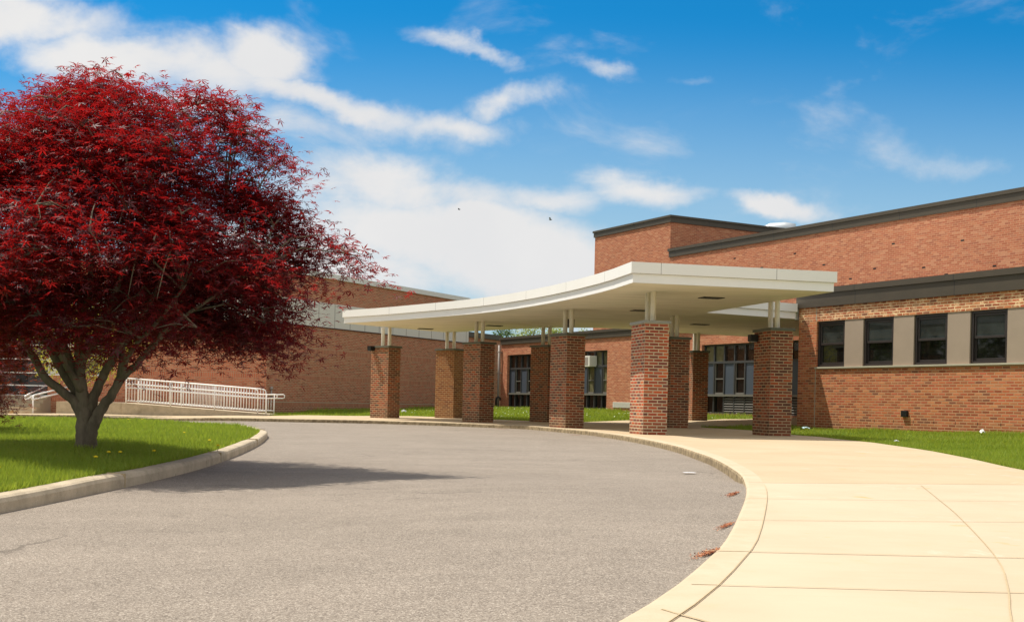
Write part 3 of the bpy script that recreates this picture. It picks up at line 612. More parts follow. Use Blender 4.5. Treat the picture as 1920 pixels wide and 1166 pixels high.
# ------------------------------------------------------------------ central classroom block
C0 = (-.56, 56.46); cw = Wall(C0, D2, N2)
b4 = empty('classroom_block', (-.56, 56.46, 0), 'low sunlit brick classroom block behind the canopy with tall blue-grey window bays', 'building')
bays = [(.61, 5.17), (5.81, 9.23), (15.47, 21.17)]
mb = MB(); cw.grid(mb, 0, 26.2, -.2, 3.37, [(a, c, .37, 2.86) for a, c in bays], .22); mb.build('wall', 'brick_high', b4)
mb = MB(); cw.box(mb, -.02, 26.1, 3.37, 3.60, -2.75, .06); mb.build('fascia', 'fascia_bronze', b4)
mb = MB(); cw.box(mb, -.05, 26.1, 3.60, 3.71, -2.78, .10); mb.build('coping', 'fascia_bronze', b4)
mb = MB(); cw.box(mb, -.02, 3.5, 3.3, 3.68, -12, -2.8); mb.build('roof', 'roofing', b4)
mod = .57
for bi, (a, c) in enumerate(bays):
    n = round((c-a)/mod)
    fr = MB(); o0, o1 = -.21, -.12
    cw.box(fr, a, a+.05, .37, 2.86, o0, o1); cw.box(fr, c-.05, c, .37, 2.86, o0, o1); cw.box(fr, a+.05, c-.05, 2.80, 2.86, o0, o1); cw.box(fr, a+.05, c-.05, 2.17, 2.25, o0, o1+.003); cw.box(fr, a+.05, c-.05, .37, .42, o0, o1)
    for k in range(1, n):
        u = a+k*mod
        cw.box(fr, u-.025, u+.025, .42, .99, o0, o1); cw.box(fr, u-.03, u+.03, 2.25, 2.80, o0, o1)
        cw.box(fr, u-.03, u+.03, 1.07, 2.17, o0, o1)
    w = fr.build('window_bay', 'frame_grey', b4)
    ra = MB(); cw.box(ra, a+.05, c-.05, .99, 1.07, o0, -.06); ra.build('sill_rail', 'frame_rail', w)
    for k in range(n):
        u0, u1 = a+k*mod, a+(k+1)*mod
        seq = (k % 2 == 0) if bi != 1 else ((n-1-k) % 2 == 1)
        p = MB(); cw.rect(p, u0+.03, u1-.03, 2.25, 2.80, -.19)
        p.build('pane', ('glass_blind' if (bi == 2 and k < 2) or (bi == 1 and k > 3) else 'glass_brown') , w)
        if seq: p = MB(); cw.box(p, u0+.03, u1-.03, 1.07, 2.17, -.2, -.15); p.build('blue_panel', 'panel_blue', w)
        else:
            p = MB(); cw.rect(p, u0+.03, u1-.03, 1.07, 2.17, -.195); p.build('pane', 'glass_blind' if bi == 1 else 'glass_dark', w)
            p = MB(); cw.box(p, u0+.03, u1-.03, 1.60, 1.64, -.19, -.15); cw.box(p, u0+.03, u0+.07, 1.07, 2.17, -.19, -.15); cw.box(p, u1-.07, u1-.03, 1.07, 2.17, -.19, -.15); cw.box(p, u0+.07, u1-.07, 1.07, 1.13, -.19, -.15); p.build('sash', 'frame_rail', w)
        lou = (bi == 0 and k >= 5) or (bi == 2 and k >= 2)
        p = MB(); cw.rect(p, u0+.025, u1-.025, .42, .99, -.2); p.build('pane', 'glass_dark', w)
        if lou:
            p = MB()
            for j in range(6):
                z = .46+j*.088; P = [cw.pt(u0+.03, z, -.12), cw.pt(u1-.03, z, -.12), cw.pt(u1-.03, z+.05, -.18), cw.pt(u0+.03, z+.05, -.18)]
                p.face(P); p.face([(x, y, zz-.012) for x, y, zz in P][::-1]); p.face([P[0], (P[0][0], P[0][1], z-.012), (P[1][0], P[1][1], z-.012), P[1]])
            p.build('louvre', 'frame_rail', w)
mb = MB(); cw.box(mb, 9.75, 11.05, .50, .72, 0, .03); gl = mb.build('wall_grille', 'plastic_white', b4)
mb = MB()
for j in range(5): cw.box(mb, 9.79, 11.01, .525+j*.037, .537+j*.037, .03, .032)
mb.build('slot', 'pipe_grey', gl)
ac = empty('air_conditioner', cw.pt(7.56, 2.19, -.1), 'white window air conditioner in the bay behind the pillars', 'air conditioner')
mb = MB(); cw.box(mb, 7.56, 8.22, 2.19, 2.64, -.15, .22); mb.build('casing', 'plastic_white', ac, .01)
mb = MB(); cw.box(mb, 7.76, 8.10, 2.25, 2.58, .22, .226)
mb.build('grille', 'pipe_grey', ac)
dp = empty('downpipe', cw.pt(-.05, .3, .1), 'slim grey downpipe in the corner of the rear brick walls', 'pipe')
mb = MB(); mb.tube([cw.pt(-.02, .3, .12), cw.pt(-.02, 3.35, .12)], .05, 8); mb.build('pipe', 'pipe_grey', dp)
mb = MB()
for z in (.8, 2.0, 3.0): cw.box(mb, -.09, .05, z, z+.04, .0, .18)
mb.build('bracket', 'pipe_grey', dp)
sp_ = empty('standpipe', cw.pt(.35, .3, .3), 'short black hooked standpipe by the rear wall corner', 'pipe')
x, y, _ = cw.pt(.3, 0, .4)
mb = MB(); mb.tube([(x, y, .25), (x, y, .72), (x+.03, y, .82), (x+.11, y, .86), (x+.19, y, .82), (x+.2, y, .70)], .045, 8); mb.build('pipe', 'black_metal', sp_)

# ------------------------------------------------------------------ left building
A0 = (-9.29, 44.29); lw = Wall(A0, (.476, .88), (.88, -.476)); fw_ = Wall(A0, (1, .1), (.1, -1))
b5 = empty('gymnasium', (-9.29, 44.29, 0), 'two-tone brick gymnasium at left with a pale grey panel band and white roof edge', 'building')
mb = MB(); lw.grid(mb, 0, 14.87, -.3, 3.47, []); lw.rect(mb, 0, 14.87, 4.46, 5.46)
mb.face([lw.pt(14.87, 0, 0), lw.pt(14.87, 0, -20), lw.pt(14.87, 5.46, -20), lw.pt(14.87, 5.46, 0)], [(0, 0), (20, 0), (20, 5.46), (0, 5.46)])
mb.build('wall', 'brick_left', b5)
mb = MB(); fw_.grid(mb, -7.97, 0, -.5, 3.47, [(-7.15, -5.87, 1.28, 2.90)], .15); fw_.rect(mb, -40, -7.97, 2.95, 3.47); fw_.rect(mb, -40, 0, 4.46, 5.46)
mb.build('front_wall', 'brick_red', b5)
pb = MB(); lw.box(pb, 0, 14.87, 3.47, 4.46, -.1, .03); fw_.box(pb, -40, .0, 3.47, 4.46, -.1, .03); pnl = pb.build('panel_band', 'panel_grey', b5)
pb = MB()
for k in range(15): lw.box(pb, .95+k*1.052, .965+k*1.052, 3.48, 4.45, .03, .034)
for k in range(30): fw_.box(pb, -.95-k*1.052, -.935-k*1.052, 3.48, 4.45, .03, .034)
lw.box(pb, .01, 14.87, 3.445, 3.475, .0, .045)
pb.build('panel_joint', 'frame_dark', pnl)
pb = MB(); lw.box(pb, -.05, 14.9, 5.45, 5.66, -.3, .07); fw_.box(pb, -40, -.02, 5.45, 5.66, -.3, .07); pb.build('coping', 'coping_white', b5)
pb = MB(); pb.face([lw.pt(0, 5.5, -.1), lw.pt(14.8, 5.5, -.1), (-30, 60, 5.5), (-45, 42, 5.5)]); pb.build('roof', 'roofing', b5)
# window of the front face
def rails(parent, a, c, z0, z1, us, zs, glass, off=-.1, fm='rail_white', rw_=.045):
    m_ = MB(); 
    for z in zs: fw_.box(m_, a, c, z-rw_/2, z+rw_/2, off-.03, off+.02)
    w = m_.build('window', fm, parent)
    m_ = MB()
    for u in us: fw_.box(m_, u-.02, u+.02, z0, z1, off-.03, off)
    m_.build('mullion', 'frame_grey', w)
    uu = [a]+list(us)+[c]; zz = [z0]+[z for z in zs if z0 < z < z1]+[z1]
    m_ = MB()
    for i in range(len(uu)-1):
        for j in range(len(zz)-1): fw_.rect(m_, uu[i], uu[i+1], zz[j], zz[j+1], off-.02)
    m_.build('pane', glass, w)
    return w
rails(b5, -7.15, -5.87, 1.28, 2.90, [-6.75, -6.3], [1.30, 1.83, 2.36, 2.88], 'glass_dark')
rails(b5, -24, -7.97, .42, 2.95, [-7.97-.72*k for k in range(1, 20)], [.48, .85, 1.32, 1.82, 2.35, 2.9], 'glass_brown')
pb = MB(); fw_.box(pb, -7.965, -7.155, 1.29, 2.90, 0, .02); pb.build('infill_panel', 'panel_grey', b5)
pb = MB(); fw_.box(pb, -7.965, -5.85, 1.24, 1.285, -.1, .05); pb.build('sill', 'rail_white', b5)
pb = MB(); fw_.box(pb, -3.1, -2.75, 2.93, 3.08, 0, .2); pb.build('wall_lamp', 'black_metal', b5)
pb = MB(); x, y, _ = lw.pt(.24, 0, .06); pb.ball((x, y, .95), .07, 8, 5, (1, 1, 1)); pb.tube([(x, y, .55), (x, y, .9)], .03, 6); pb.build('hose_tap', 'pipe_grey', b5)
pb = MB(); lw.box(pb, .0, 14.8, .425, .445, .0, .003); pb.build('flashing_strip', 'sill_stone', b5)
hk = MB(); x, y, _ = lw.pt(6.02, 0, -.2); hk.tube([(x-.12, y, 5.6), (x-.12, y, 5.72), (x-.06, y, 5.80), (x+.06, y, 5.80), (x+.12, y, 5.72), (x+.12, y, 5.6)], .018, 6); hk.build('roof_hook', 'pipe_grey', b5)
b6 = empty('corner_block', lw.pt(14.9, 0), 'narrow brick corner block with dark cap joining the gymnasium to the classrooms', 'building')
mb = MB(); lw.box(mb, 14.9, 18.6, -.2, 3.78, -6, -.05); mb.build('wall', 'brick_left', b6)
mb = MB(); lw.box(mb, 14.85, 18.2, 3.78, 4.03, -6.05, .02); mb.build('coping', 'fascia_bronze', b6)
# ramp and railings
Y_r = lambda x: 41.13+.1*(x+13.67)
rp = empty('access_ramp', (-13.6, 41.2, -.1), 'grey concrete ramp sloping down to the right along the gymnasium wall', 'ramp')
mb = MB(); P = []
for z in ('b', 't'):
    for (x, o) in ((-13.67, 0), (-8.62, 0), (-8.62, 1.6), (-13.67, 1.6)): P.append((x, Y_r(x)+o, -.3 if z == 'b' else (.30 if x < -9 else .005)))
mb.hexa(P); mb.build('slab', 'kerb_old', rp)
mb = MB(); mb.box(-16.0, -13.67, 41.2, 43.6, -.3, .30); mb.build('landing', 'kerb_old', rp)
def railing(off, label, x0=-13.56, x1=-9.03):
    t = empty('ramp_railing', (x0, Y_r(x0)+off, .3), label, 'railing', 'white railings of the ramp')
    ys = lambda x: Y_r(x)+off; sl_ = lambda x, z0, z1: z0+(z1-z0)*(x-x0)/(x1-x0)
    def T(pts, r, nm): m_ = MB(); m_.tube([(x, ys(x), z) for x, z in pts], r, 6); return m_.build(nm, 'rail_white', t)
    T([(x0, 1.16), (x1-.25, .905), (x1-.1, .885), (x1-.02, .84), (x1, .76), (x1, .02)], .024, 'top_rail')
    T([(x0, .97), (x1, .70), (-8.73, .70), (-8.42, .715), (-8.36, .69), (-8.36, .60), (-8.42, .575), (-8.73, .57), (x1, .565), (x0, .84)], .021, 'handrail')
    T([(x0, .38), (x1, .12), (-8.73, .11)], .020, 'bottom_rail')
    for x in (x0, -12.04, -10.52, -8.73): T([(x, sl_(x, .28, .0)), (x, sl_(x, 1.15, .88) if x < -9 else .70)], .024, 'post')
    n = 46
    for k in range(1, n):
        x = x0+(x1-x0)*k/n
        if min(abs(x-q) for q in (-12.04, -10.52)) < .04: continue
        T([(x, sl_(x, .38, .12)), (x, sl_(x, 1.15, .88))], .013, 'baluster')
    for x in (-8.94, -8.84): T([(x, .11), (x, .57)], .010, 'baluster')
railing(.08, 'white metal ramp railing on the near edge of the concrete ramp')
railing(1.45, 'white metal ramp railing on the far edge, against the brick wall')
# steps
st = empty('entrance_steps', (-18.5, 42, -.2), 'pale concrete steps to the glazed entrance at far left', 'steps')
for k in range(5):
    y0 = 41.9+k*.3; mb = MB(); mb.box(-24, -17.1, y0, 43.55, -.35+.0*k if k == 0 else -.2+k*.136-.0, -.2+(k+1)*.136-.003); mb.build('step', 'concrete_walk', st)
hr = empty('stair_handrail', (-17.3, 41.8, -.2), 'white handrail with one post beside the entrance steps', 'railing')
mb = MB(); mb.tube([(-17.32, 43.4, .80), (-17.32, 42.0, .52), (-17.32, 41.75, .46), (-17.32, 41.72, .38), (-17.32, 41.8, .33), (-17.32, 43.4, .64)], .03, 8)
mb.tube([(-16.15, 43.1, .87), (-17.05, 41.9, .50), (-17.15, 41.8, .44), (-17.1, 41.8, .34), (-16.15, 43.1, .70)], .03, 8); mb.build('rail', 'rail_white', hr)
mb = MB(); mb.tube([(-17.08, 41.85, -.25), (-17.08, 41.85, .5)], .03, 8); mb.build('post', 'rail_white', hr)

# ------------------------------------------------------------------ canopy
front = catmull([(-5.38, 36.77), (-4.2, 35.55), (-2.92, 34.0), (-.91, 31.3), (.46, 28.6), (1.45, 25.9), (2.0, 23.9), (2.25, 22.64)], .8)
backe = catmull([(5.17, 37.83), (3.9, 36.7), (2.6, 36.35), (.9, 37.0), (-.9, 39.0), (-2.3, 40.5)], .9)
outl = front + [(6.48, 23.58), (4.87, 29.49), (7.47, 30.93), (7.5, 31.2), (11.85, 33.45), (8.62, 39.45)] + backe
def inset(poly, d):
    n = len(poly); out = []
    for i in range(n):
        a, p, c = Vector(poly[i-1]), Vector(poly[i]), Vector(poly[(i+1) % n]); t0 = (p-a).normalized(); t1 = (c-p).normalized()
        n0 = Vector((-t0.y, t0.x)); n1 = Vector((-t1.y, t1.x)); m_ = (n0+n1); m_.normalize(); k = d/max(.4, m_.dot(n0)); out.append((p.x+m_.x*k, p.y+m_.y*k))
    return out
ar = sum(outl[i-1][0]*outl[i][1]-outl[i][0]*outl[i-1][1] for i in range(len(outl)))
if ar < 0: outl = outl[::-1]
cn = empty('entrance_canopy', (2.25, 22.64, 3.0), 'long curved white entrance canopy carried on the brick pillars', 'canopy')
def cap_poly(mb, poly, z, up):
    pts = [Vector(p) for p in poly]; n = len(pts); v, e, f, *_ = delaunay_2d_cdt(pts, [(i, (i+1) % n) for i in range(n)], [list(range(n))], 1, 1e-5)
    for q in f:
        P = [(v[i].x, v[i].y, z) for i in q]
        a = (P[1][0]-P[0][0])*(P[2][1]-P[0][1])-(P[1][1]-P[0][1])*(P[2][0]-P[0][0])
        mb.face(P if (a > 0) == up else P[::-1])
mb = MB(); mb.prism(outl, 3.155, 3.37, False, False); cap_poly(mb, outl, 3.37, True); cap_poly(mb, outl, 3.155, False); mb.build('upper_fascia', 'fascia_white', cn)
i1 = inset(outl, .045)
mb = MB(); mb.prism(i1, 2.972, 3.15, False, False); mb.build('lower_fascia', 'white_paint', cn)
mb = MB(); mb.prism(inset(outl, .05), 3.146, 3.157, False, False); mb.build('fascia_seam', 'frame_dark', cn)  # dark strip in the seam between upper and lower fascia
mb = MB(); cap_poly(mb, i1, 2.97, False); mb.build('soffit', 'soffit_paint', cn)
for x, y in ((3.17, 29.28), (4.27, 25.44), (5.35, 33.75), (-2.9, 38.6), (-.6, 36.3)):
    mb = MB(); ca, sa = math.cos(.27), math.sin(.27); w, h = .24, .17
    mb.hexa([(x+a*w*ca-c*h*sa, y+a*w*sa+c*h*ca, z) for z in (2.955, 2.968) for a, c in ((-1, -1), (1, -1), (1, 1), (-1, 1))]); dl = mb.build('downlight', 'grille_dark', cn)

# ------------------------------------------------------------------ pillars
GP = 'brick pillars carrying the canopy'
def make_pillar(label, bm='brick_pier'):
    t = empty('brick_pillar', (0, 0, 0), label, 'pillar', GP)
    mb = MB(); a, bb = .52, .86; zb = -.1
    L = 0
    C = [(0, 0), (a, 0), (a, bb), (0, bb)]; uo = [0.0, .52, 1.38, 1.90]
    for i in range(4):
        p, q = C[i], C[(i+1) % 4]; e = math.dist(p, q); mb.face([(p[0], p[1], zb), (q[0], q[1], zb), (q[0], q[1], 2.30), (p[0], p[1], 2.30)], [(uo[i], zb), (uo[i]+e, zb), (uo[i]+e, 2.30), (uo[i], 2.30)])
    mb.face([(0, 0, 2.30), (a, 0, 2.30), (a, bb, 2.30), (0, bb, 2.30)]); mb.build('shaft', bm, t)
    mb = MB(); mb.box(-.035, a+.035, -.035, bb+.035, 2.296, 2.355); mb.build('cap', 'cap_grey' if bm == 'brick_pier_bright' else 'cap_metal', t, .004)
    for s_ in (-1, 1):
        mb = MB(); mb.tube([(a/2, bb/2+s_*.165, 2.35), (a/2, bb/2+s_*.165, 2.972)], .058, 14, False); mb.build('post', 'post_paint', t)
    return t
base = make_pillar('x')
def copy_thing(src, label, loc, rz):
    r = src.copy(); S.collection.objects.link(r); r.location = loc; r.rotation_euler = (0, 0, rz); r['label'] = label
    for ch in src.children:
        c = ch.copy(); S.collection.objects.link(c); c.parent = r
    return r
PI = [(-4.02, 37.9, 0, 47, 'first brick pillar from the left, at the outer tip of the canopy, black lamp on its top'),
      (-.95, 34.1, 0, 37, 'brick pillar in the front row, just right of the ochre pillar and overlapping it'),
      (1.33, 29.05, 0, 26, 'brick pillar in the front row with the air conditioner seen at its right'),
      (5.60, 25.5, 0, 13, 'rightmost brick pillar, nearest the windowed wing, black lamp at its upper left'),
      (1.07, 35.7, .03, 37, 'rear brick pillar mostly hidden behind the left side of a front pillar, dark window bay behind it'),
      (4.08, 30.3, .04, 15, 'shaded rear brick pillar touching the right side of the bright nearest pillar in view'),
      (5.76, 37.5, .04, 12, 'farthest dark brick pillar, left of the blue-grey window bay')]
pil = []
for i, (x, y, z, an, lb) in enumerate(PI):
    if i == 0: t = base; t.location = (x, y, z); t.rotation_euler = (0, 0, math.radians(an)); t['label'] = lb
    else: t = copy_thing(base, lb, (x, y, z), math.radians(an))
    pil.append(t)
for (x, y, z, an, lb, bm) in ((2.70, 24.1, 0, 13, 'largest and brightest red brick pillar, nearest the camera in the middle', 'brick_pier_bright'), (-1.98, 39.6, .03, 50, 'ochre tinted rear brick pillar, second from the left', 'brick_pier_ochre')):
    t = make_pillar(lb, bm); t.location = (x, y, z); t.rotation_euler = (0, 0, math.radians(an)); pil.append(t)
def flood(t, x0, y0, z0, w=.17, d=.17, h=.15):
    # built in the pillar's own space
    def add(mb, nm, m_, par):
        me = bpy.data.meshes.new(nm); me.from_pydata(mb.v, [], mb.f); me.materials.append(MATS[m_]); o = bpy.data.objects.new(nm, me); S.collection.objects.link(o); o.parent = par; return o
    mb = MB(); mb.hexa([(x0, y0, z0), (x0+w, y0, z0), (x0+w, y0+d, z0), (x0, y0+d, z0), (x0, y0, z0+h), (x0+w, y0, z0+h), (x0+w, y0+d, z0+h), (x0, y0+d, z0+h)])
    f = add(mb, 'lamp', 'black_metal', t)
    mb = MB(); mb.box(x0+.02, x0+w-.02, y0+.02, y0+d-.02, z0-.02, z0); add(mb, 'lens', 'lens', f)
flood(pil[0], -.20, .66, 2.20); flood(pil[3], -.20, .60, 2.08); flood(pil[2], .36, .55, 2.55, .14, .14, .2)

# ------------------------------------------------------------------ foliage
def leafcloud(name, C, size, kind, m_, parent, up=.55, seed=1, droop=0.):
    r = np.random.default_rng(seed); n = len(C); sz = size*(.65+.7*r.random(n))
    if kind == 'palm':
        T = [(0, 0, 0)]
        for ang, L in ((-112, .62), (-56, .9), (0, 1.0), (56, .9), (112, .62)):
            for da, ll in ((-15, .42*L), (0, L), (15, .42*L)):
                w = math.radians(ang+da); T.append((math.sin(w)*ll, math.cos(w)*ll, -.22*ll*ll if da == 0 else -.02))
        F = [(0, 1+3*k, 2+3*k, 3+3*k) for k in range(5)]
    else:
        T = [(-.32, 0, .02), (0, -.55, 0), (.32, 0, .02), (0, .6, -.06)]; F = [(0, 1, 2, 3)]
    T = np.array(T); F = np.array(F)
    th = r.random(n)*6.283; tilt = np.abs(r.normal(0, up, n)); ta = r.random(n)*6.283
    nx, ny, nz = np.sin(tilt)*np.cos(ta), np.sin(tilt)*np.sin(ta), np.cos(tilt); N = np.stack([nx, ny, nz], 1)
    A = np.stack([np.cos(th), np.sin(th), np.zeros(n)], 1); A -= N*(A*N).sum(1, keepdims=True); A /= np.linalg.norm(A, axis=1, keepdims=True); Bv = np.cross(N, A)
    V = C[:, None, :]+sz[:, None, None]*(T[None, :, 0, None]*A[:, None, :]+T[None, :, 1, None]*Bv[:, None, :]+T[None, :, 2, None]*N[:, None, :])
    V = V.reshape(-1, 3); FF = (F[None]+(np.arange(n)*len(T))[:, None, None]).reshape(-1, F.shape[1])
    off = root_off(parent); V = V-np.array([off.x, off.y, off.z])
    o = tri_mesh(name, V, F.shape[1], len(FF), m_, FF); o.parent = parent; return o
def maple(label, base, Rt, limbs, npad, nleaf, size, m_, seed, ctr, under=(1.35, 1.42), scale=1., kind='palm', group=None, bark='bark', nm='red_maple', extra=()):
    rnd = random.Random(seed); t = empty(nm, base, label, 'tree', group)
    bx, by, bz = base; zs = [q[0] for q in Rt]
    def R(z): return float(np.interp(z, zs, [q[1] for q in Rt]))
    tr = MB(); ends = []
    for pts, rad in limbs:
        L = [Vector((bx+p[0]*scale, by+p[1]*scale, bz+p[2]*scale)) for p in pts]
        fine = []; rr = []
        n = len(L)
        for i in range(n-1):
            p0, p1, p2, p3 = L[max(i-1, 0)], L[i], L[i+1], L[min(i+2, n-1)]
            for j in range(5):
                q = j/5; fine.append(.5*((2*p1)+(p2-p0)*q+(2*p0-5*p1+4*p2-p3)*q*q+(3*p1-p0-3*p2+p3)*q**3)+Vector((rnd.uniform(-1, 1), rnd.uniform(-1, 1), 0))*.008*scale); rr.append(scale*(rad[i]+(rad[i+1]-rad[i])*q))
        fine.append(L[-1]); rr.append(scale*rad[-1]); tr.tube(fine, [q*.8 for q in rr], 12)
        for k in range(max(1, int(len(fine)*.45)), len(fine), 2): ends.append((fine[k], rr[k]))
    # boughs: flattened clumps of pads, so the crown is built of tiers with gaps between them
    boughs = [Vector((bx+p[0], by+p[1], bz+p[2])) for p in extra]; nb = max(12, npad//15); tries = 0; zlo, zhi = zs[0], zs[-1]
    while len(boughs) < nb and tries < 4000:
        tries += 1; z = rnd.uniform(zlo, zhi); an = rnd.uniform(0, 2*math.pi); Rz = R(z)
        rr = Rz*(rnd.uniform(.66, .86) if rnd.random() < .72 else rnd.uniform(.1, .6))
        if rr < under[0]*scale and z < under[1]*scale: continue
        p = Vector((bx+ctr[0]+rr*math.cos(an), by+ctr[1]+rr*math.sin(an), bz+z))
        if any((Vector((p.x-q.x, p.y-q.y, (p.z-q.z)*1.7))).length < .52*scale for q in boughs): continue
        boughs.append(p)
    pads = []
    for i_, p in enumerate(boughs):
        sz = rnd.uniform(.75, 1.15)*scale; ox, oy = p.x-bx-ctr[0], p.y-by-ctr[1]; L_ = math.hypot(ox, oy)+1e-6
        for k in range(int(npad/len(boughs)*sz/scale+.5)):
            dx, dy, dz = rnd.gauss(0, .24)*sz, rnd.gauss(0, .24)*sz, rnd.gauss(0, .085)*sz
            dz -= .30*(dx*ox+dy*oy)/L_+.35*(dx*dx+dy*dy)
            q = p+Vector((dx, dy, dz)); zz = q.z-bz
            if i_ >= len(extra) and (zz < zlo-.1 or math.hypot(q.x-bx-ctr[0], q.y-by-ctr[1]) > R(min(max(zz, zlo), zhi))*1.04): continue
            pads.append((q, 1))
    C = []; r2 = np.random.default_rng(seed)
    nodes = []
    for i, (p, q) in enumerate(pads):
        if i % 5 == 0:
            e, er = min(ends, key=lambda w: (w[0]-p).length+(.6 if w[0].z > p.z+.1 else 0)); mid = (e+p)/2+Vector((0, 0, .12*scale)); 
            tr.tube([e, mid, p], [min(er, .015*scale), .009*scale, .004*scale], 5); nodes.append(mid); nodes.append(p)
    for i, (p, q) in enumerate(pads):
        if i % 5:
            e = min(nodes, key=lambda w: (w-p).length); tr.tube([e, (e+p)/2+Vector((0, 0, .04)), p], [.009*scale, .006*scale, .003*scale], 4, False)
        m2 = int(nleaf*rnd.uniform(.6, 1.4)); ra = rnd.uniform(.13, .27)*scale; 
        g3 = np.clip(r2.normal(0, 1, (m2, 3)), -1.9, 1.9)*np.array([ra, ra, ra*.42]); out = np.array([p.x-bx-ctr[0], p.y-by-ctr[1], 0]); out = out/(np.linalg.norm(out)+1e-6)
        s1 = (g3*out).sum(1); g3[:, 2] -= np.clip(.28*s1+.22*(g3[:, 0]**2+g3[:, 1]**2)/ra, -.2, .22)
        C.append(np.array([p.x, p.y, p.z])+g3)
    C = np.concatenate(C)
    tr.build('trunk', bark, t)
    leafcloud('crown', C, size, kind, m_, t, .55, seed)
    return t
RT = [(1.05, 1.6), (1.3, 1.75), (1.55, 1.9), (1.8, 1.98), (2.0, 2.08), (2.2, 1.9), (2.4, 1.52), (2.65, 1.32), (2.9, 1.2), (3.05, 1.05), (3.2, .85), (3.35, .5)]
LIMB = [  # relative to the trunk foot
 ([(0, 0, -.08), (0, 0, .10), (-.01, 0, .30), (-.03, 0, .45), (-.055, -.02, .62), (-.05, -.04, .82), (-.07, -.06, 1.0), (-.02, -.10, 1.2), (.06, -.15, 1.5), (.08, -.15, 2.0), (.05, -.1, 2.6)], [.155, .118, .095, .085, .068, .058, .048, .042, .034, .024, .010]),
 ([(-.02, 0, .25), (-.08, -.02, .42), (-.20, -.05, .54), (-.35, -.08, .66), (-.51, -.1, .93), (-.67, -.1, 1.19), (-.80, -.1, 1.40), (-1.1, -.1, 1.8)], [.07, .06, .052, .046, .040, .036, .030, .012]),
 ([(-.03, .02, .35), (-.10, .05, .52), (-.24, .08, .70), (-.35, .10, .88), (-.51, .14, 1.14), (-.58, .2, 1.35), (-.8, .3, 1.9)], [.075, .064, .056, .050, .043, .038, .014]),
 ([(-.05, .0, .55), (-.11, .03, .70), (-.22, .05, .92), (-.33, .02, 1.20), (-.42, 0, 1.38), (-.45, -.1, 1.9), (-.4, -.2, 2.4)], [.06, .052, .046, .040, .034, .022, .010]),
 ([(-.05, -.04, .80), (.03, -.08, .93), (.12, -.12, 1.02), (.22, -.2, 1.20), (.32, -.25, 1.42), (.5, -.3, 1.9), (.6, -.3, 2.5)], [.055, .05, .046, .042, .036, .024, .010]),
 ([(.02, 0, .25), (.05, .02, .44), (.10, .04, .62), (.18, .06, .79), (.27, .08, .96), (.41, .1, 1.14), (.56, .14, 1.27), (.9, .2, 1.7), (1.2, .2, 2.2)], [.075, .062, .054, .048, .044, .038, .033, .022, .010]),
 ([(.15, .05, .72), (.24, -.02, .86), (.36, -.08, 1.04), (.48, -.12, 1.18), (.7, -.2, 1.5), (.9, -.3, 2.0)], [.04, .038, .034, .030, .022, .010]),
 ([(.03, -.02, .08), (.08, -.04, .24), (.17, -.06, .40), (.28, -.10, .54), (.38, -.14, .68), (.53, -.18, .82), (.71, -.22, 1.02), (.86, -.26, 1.17), (1.2, -.3, 1.4), (1.7, -.3, 1.75)], [.095, .072, .060, .052, .045, .038, .032, .027, .018, .009]),
 ([(.36, -.13, .65), (.44, -.24, .83), (.60, -.40, 1.00), (.80, -.5, 1.18), (1.1, -.7, 1.5)], [.036, .032, .026, .021, .010]),
 ([(.27, -.09, .53), (.29, .05, .74), (.28, .2, 1.08), (.3, .5, 1.5), (.25, .8, 2.1)], [.040, .034, .030, .022, .010]),
 ([(-.04, .04, .5), (-.16, .25, .85), (-.25, .5, 1.2), (-.45, .9, 1.7), (-.6, 1.2, 2.2)], [.045, .038, .032, .022, .010]),
 ([(-.04, -.04, .55), (-.20, -.2, .92), (-.28, -.45, 1.25), (-.4, -.8, 1.7)], [.042, .034, .026, .010]),
]
maple('large red Japanese maple on the grass island, its many stems spreading from one short trunk', (-3.97, 10.95, .07), RT, LIMB, 1150, 72, .062, 'maple_leaf', 5, (.05, .0), (1.15, 1.42), extra=[(-.80, .3, 2.98), (-.26, .2, 3.36), (.20, .3, 3.38), (.98, .3, 3.32), (1.42, .3, 3.02), (.60, .5, 2.85), (1.45, .1, 2.60), (1.55, .3, 2.32), (1.84, .1, 2.24), (2.04, .15, 2.02), (1.72, .3, 1.78), (1.66, .1, 1.42), (1.55, .1, 1.24), (1.15, .2, 1.30), (-.9, 0, 3.0), (-1.5, 0, 2.7), (.85, .3, 1.36), (1.35, .4, 1.6)])
RT2 = [(.42, 2.0), (.7, 2.3), (1.1, 2.5), (1.6, 2.7), (2.2, 2.4), (2.8, 1.8), (3.2, .8)]
maple('second red maple with low drooping foliage, half out of the picture at far left', (-9.15, 16.8, .02), RT2, LIMB, 420, 70, .066, 'maple_leaf_far', 11, (0, 0), (1.2, 1.0))
